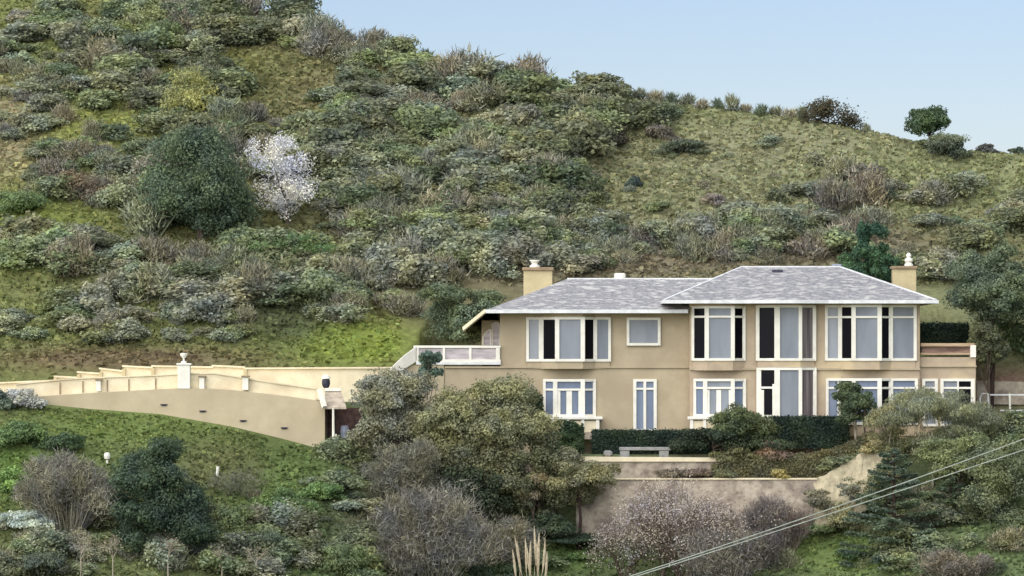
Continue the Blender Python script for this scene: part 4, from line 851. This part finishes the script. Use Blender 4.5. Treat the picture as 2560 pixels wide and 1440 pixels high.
# ridge row of small spiky bushes
rp = [brush_mesh('spiky_shrub', rs(), 420, .03, .7, .35, ln_=(.2, .45)) for _ in range(3)]
SP = [(938, 122, 44, 44), (1003, 130, 48, 50), (1065, 140, 60, 32), (1105, 158, 40, 24), (1190, 172, 20, 22), (1420, 218, 22, 18), (1495, 226, 20, 22), (1527, 228, 18, 24), (1565, 232, 36, 28), (1600, 238, 50, 26), (1640, 243, 56, 32),
      (1680, 248, 50, 28), (1720, 253, 56, 30), (1758, 258, 50, 26), (1792, 262, 44, 24), (1828, 266, 46, 38), (1862, 272, 40, 24), (1905, 279, 50, 26), (1940, 284, 44, 24), (1975, 288, 46, 28), (2010, 294, 50, 34), (2165, 318, 26, 22), (700, 30, 60, 30), (760, 50, 50, 26), (860, 95, 50, 26)]
for i, (a, b, wp, hp) in enumerate(SP):
    D = ridge_at(a) - .3 if i != 23 else ridge_at(a) - .3; p = P(a, b, D); p.z = gz(p.x, D) - .05
    o = link('spiky_shrub', rp[i % 3], None, p); o.scale = (wp * D / F, wp * D / F, hp * D / F * 1.25); o.rotation_euler.z = i * 1.3
    o.color = leafcol([(96, 100, 74), (108, 104, 80), (78, 90, 62)][i % 3])
    tag(o, 'small spiky shrub standing against the sky on the ridge line', 'shrub', 'spiky shrubs along the ridge line')

# ================================================================== CHAPARRAL SCATTER
protos = []
for i in range(6):
    r_ = rs(); p, nn, v = cloud(r_, shape_lobes(r_, 'dome', 11), 3000, .5, 12, .1, .2)
    p[:, 2] = np.maximum(p[:, 2], -.05); protos.append(leaf_mesh('shrub', p, nn, .075, .05, v, M['leaf'], r_))
bprotos = [brush_mesh('brush', rs(), 1700, .014, .55) for _ in range(3)]
rnd = random.Random(5)
KIND = {'olive_shrub': ((102, 112, 74), 'olive green chaparral shrub, one of many', 'olive green shrubs on the hillside'),
        'grey_shrub': ((110, 116, 92), 'grey green sage shrub, one of many on the hillside', 'grey sage shrubs on the hillside'),
        'leafless_shrub': ((98, 98, 78), 'brown grey leafless shrub, one of many on the hillside', 'leafless brown shrubs on the hillside'),
        'dark_shrub': ((86, 96, 68), 'dark green low shrub, one of many on the hillside', 'dark green shrubs on the hillside')}
REG = [  # px, py, rx, ry, count, mix(olive, grey, leafless, dark), width px
    (1120, 330, 360, 150, 95, (5, 3, 2, 4), 110), (1180, 520, 300, 120, 70, (4, 4, 2, 3), 105), (980, 640, 330, 80, 50, (2, 5, 3, 2), 105),
    (620, 60, 330, 60, 36, (3, 2, 4, 3), 100), (900, 130, 130, 50, 16, (3, 2, 5, 2), 90), (330, 230, 260, 50, 20, (4, 2, 2, 4), 110), (60, 260, 110, 110, 12, (0, 5, 4, 0), 80),
    (200, 430, 200, 70, 16, (3, 1, 5, 3), 100), (400, 640, 420, 60, 40, (5, 3, 2, 2), 110), (650, 730, 380, 40, 34, (2, 4, 4, 3), 110), (900, 470, 110, 120, 22, (4, 3, 2, 3), 100),
    (1720, 625, 330, 38, 36, (1, 4, 5, 2), 85), (1400, 620, 130, 70, 24, (2, 5, 3, 2), 95), (2000, 590, 200, 60, 22, (2, 4, 4, 2), 90), (2250, 490, 260, 35, 9, (3, 4, 2, 1), 90), (2450, 560, 130, 70, 7, (3, 3, 3, 2), 90),
    (2330, 660, 130, 50, 9, (3, 3, 4, 2), 90), (1560, 290, 100, 40, 7, (4, 1, 1, 2), 80), (300, 820, 340, 50, 18, (3, 4, 1, 1), 90), (900, 780, 150, 25, 10, (3, 2, 2, 3), 90), (1380, 250, 120, 40, 14, (5, 1, 1, 4), 90),
    (520, 380, 300, 110, 26, (4, 3, 3, 3), 100), (380, 130, 160, 60, 12, (4, 3, 2, 3), 100), (330, 520, 120, 80, 8, (4, 2, 4, 2), 90),
    (130, 110, 170, 70, 12, (4, 4, 2, 2), 95), (1800, 500, 400, 60, 7, (3, 4, 3, 1), 55), (2000, 400, 450, 50, 4, (3, 4, 3, 1), 45)]
FRONT = [(450, 1280, 430, 70, 5, (4, 2, 2, 3), 75), (620, 1380, 400, 60, 26, (4, 3, 3, 3), 85), (120, 1380, 200, 70, 16, (3, 4, 3, 3), 85), (900, 1240, 150, 90, 10, (3, 2, 3, 3), 80), (1130, 1400, 260, 50, 14, (2, 3, 4, 3), 85),
         (2400, 1330, 220, 110, 24, (4, 2, 1, 4), 90), (2500, 1150, 110, 70, 14, (5, 2, 1, 2), 80), (2150, 1250, 90, 60, 9, (5, 3, 2, 1), 70), (2100, 1420, 180, 30, 5, (3, 1, 1, 3), 70), (2510, 1070, 80, 25, 8, (4, 2, 1, 2), 60)]
WHERE = ['in the dense scrub high on the hill centre', 'in the dense scrub midway down the hill centre', 'in the scrub above the left chimney', 'near the upper left ridge',
         'just below the ridge where the sky begins', 'above the big dark oak', 'at the upper left edge of the hill', 'left of the big dark oak', 'below the big dark oak', 'low on the hill above the garden wall', 'right of the blossoming tree',
         'right behind the roof ridge', 'between left chimney and roof', 'behind the right roof slope', 'on the dry slope above the right chimney', 'on the right edge of the dry slope', 'beside the right chimney', 'at the ridge where scrub meets dry grass',
         'on the grass above the stepped garden wall', 'beside the bright grass patch above the ramp', 'on the ridge left of the spiky row', 'around the big dark oak and blossoming tree', 'by the yellow green bush on the upper left', 'left below the big dark oak',
         'in the upper left corner of the hill', 'scattered on the dry slope middle', 'scattered high on the dry slope',
         'on the grass below the tan retaining wall', 'along the bottom of the left slope', 'in the lower left corner', 'left of the big grey thicket', 'along the bottom edge near the pampas', 'in the lower right thicket', 'below the white rail fence', 'by the rock bank', 'on the bottom right lawn', 'under the tall tree at right']
assert len(WHERE) == len(REG) + len(FRONT), (len(WHERE), len(REG), len(FRONT))
cnt = {k: 0 for k in KIND}
for ri, (cx, cy, rx, ry, N, mix, wp) in enumerate(REG + FRONT):
    for i in range(int(N * 1.55)):
        a = rnd.uniform(0, 6.283); r_ = math.sqrt(rnd.random()) * 1.05; px = cx + rx * r_ * math.cos(a); py = cy + ry * r_ * math.sin(a)
        if px < -60 or px > 2620: continue
        if 390 < px < 820 and 560 < py < 640: continue
        if py < I(px, RX, RY) + 14: continue
        D = ground_at(px, py)
        if D is None: continue
        if D < 203 and 1440 < px < 2060 and py < 1340: continue
        k = rnd.choices(list(KIND), mix)[0]
        if cnt[k] >= 298: continue
        cnt[k] += 1; c_, lab, grp = KIND[k]
        if ri >= len(REG): lab = lab.replace('hillside', 'slope below the house'); grp = grp.replace('on the hillside', 'on the slope below the house')
        p = P(px, py, D); p.z = gz(p.x, D) - .15
        me = rnd.choice(bprotos if k == 'leafless_shrub' else protos)
        o = link(k, me, None, p); s = wp * rnd.uniform(.65, 1.75) * D / F; o.scale = (s, s, s * rnd.uniform(.45, .8)); o.rotation_euler.z = rnd.uniform(0, 6.28)
        j = rnd.uniform(.82, 1.2); o.color = (*[min(1, v * j * rnd.uniform(.93, 1.07)) for v in leafcol(c_)[:3]], 1)
        big = 'small' if s < 1.6 else ('large' if s > 3.0 else 'medium')
        tag(o, f"{big} {lab.split(',')[0]} {WHERE[ri]}", 'shrub', grp)
print('scatter', cnt)

# ================================================================== GRASS AND LOW COVER (uncountable)
def cover(name, n, rx, ry, size, hillside, seed, flat=.5, keep=None, lighten=1.0, scrub=False):
    rng = np.random.default_rng(seed)
    x = rng.uniform(*rx, n); y = rng.uniform(*ry, n); z = H(x, y); px = 1280 + F * x / y; py = HOR - F * z / y
    m = (px > -120) & (px < 2680) & (py > -60) & (py < 1500)
    if hillside: m &= (y > 203.8) & ~((px > 1000) & (px < 2440) & (y < 213))
    else: m &= (y < 194.7)
    er = (HOR - I(px, RX, RY)) / F; m &= (z / y > -1) & ((y < 203) | (y < (.42 * 203.4 + .45) / (.42 - er) + 2))
    d = fbm(x, y, 1.1) + .5 * fbm(x + 40, y, .45); m &= (d + rng.normal(size=n) * .35 > -.35)
    if scrub:
        dn = 0
        for (cx, cy, rx_, ry_, N_, mix, wp) in REG: dn = dn + min(1.2, N_ * 3500. / (rx_ * ry_)) * np.exp(-(((px - cx) / rx_) ** 2 + ((py - cy) / ry_) ** 2) * .8)
        m &= (rng.random(n) < dn * .8) & (fbm(x + 9, y, .8) > -.3)
    x, y, z, px, py, d = [a[m] for a in (x, y, z, px, py, d)]; n = len(x)
    c = gcol(px, py, np.full(n, hillside)) * (1 + .3 * np.clip(d, -1, 1.3))[:, None] * rng.uniform(.7, 1.35, (n, 1)) * lighten * np.stack([rng.uniform(.92, 1.1, n), np.ones(n), rng.uniform(.85, 1.1, n)], -1)
    s = size * rng.uniform(.5, 1.4, n)[:, None]; a = rng.uniform(0, math.pi, n)
    side = np.stack([np.cos(a), np.sin(a) * .6, rng.normal(size=n) * .15], -1); up = nrm(np.stack([rng.normal(size=n) * .5, rng.normal(size=n) * .5 - .15, np.full(n, 1.)], -1))
    c0 = np.stack([x, y, z - .03], -1)
    vs = np.stack([c0 - side * s * .5, c0 + side * s * .5, c0 + side * s * .42 * rng.uniform(.3, 1, (n, 1)) + up * s * flat, c0 - side * s * .4 + up * s * flat * rng.uniform(.4, 1.1, (n, 1))], 1).reshape(-1, 3)
    org = vs.mean(0); me = bpy.data.meshes.new(name); me.vertices.add(4 * n); me.vertices.foreach_set('co', (vs - org).astype('f').ravel()); polys(me, np.arange(4 * n).reshape(n, 4))
    pcol(me, np.clip(np.repeat(c, 4, 0), 0, 1)); me.materials.append(M['blade']); o = link(name, me, None, org); tag(o, kind='stuff'); return o
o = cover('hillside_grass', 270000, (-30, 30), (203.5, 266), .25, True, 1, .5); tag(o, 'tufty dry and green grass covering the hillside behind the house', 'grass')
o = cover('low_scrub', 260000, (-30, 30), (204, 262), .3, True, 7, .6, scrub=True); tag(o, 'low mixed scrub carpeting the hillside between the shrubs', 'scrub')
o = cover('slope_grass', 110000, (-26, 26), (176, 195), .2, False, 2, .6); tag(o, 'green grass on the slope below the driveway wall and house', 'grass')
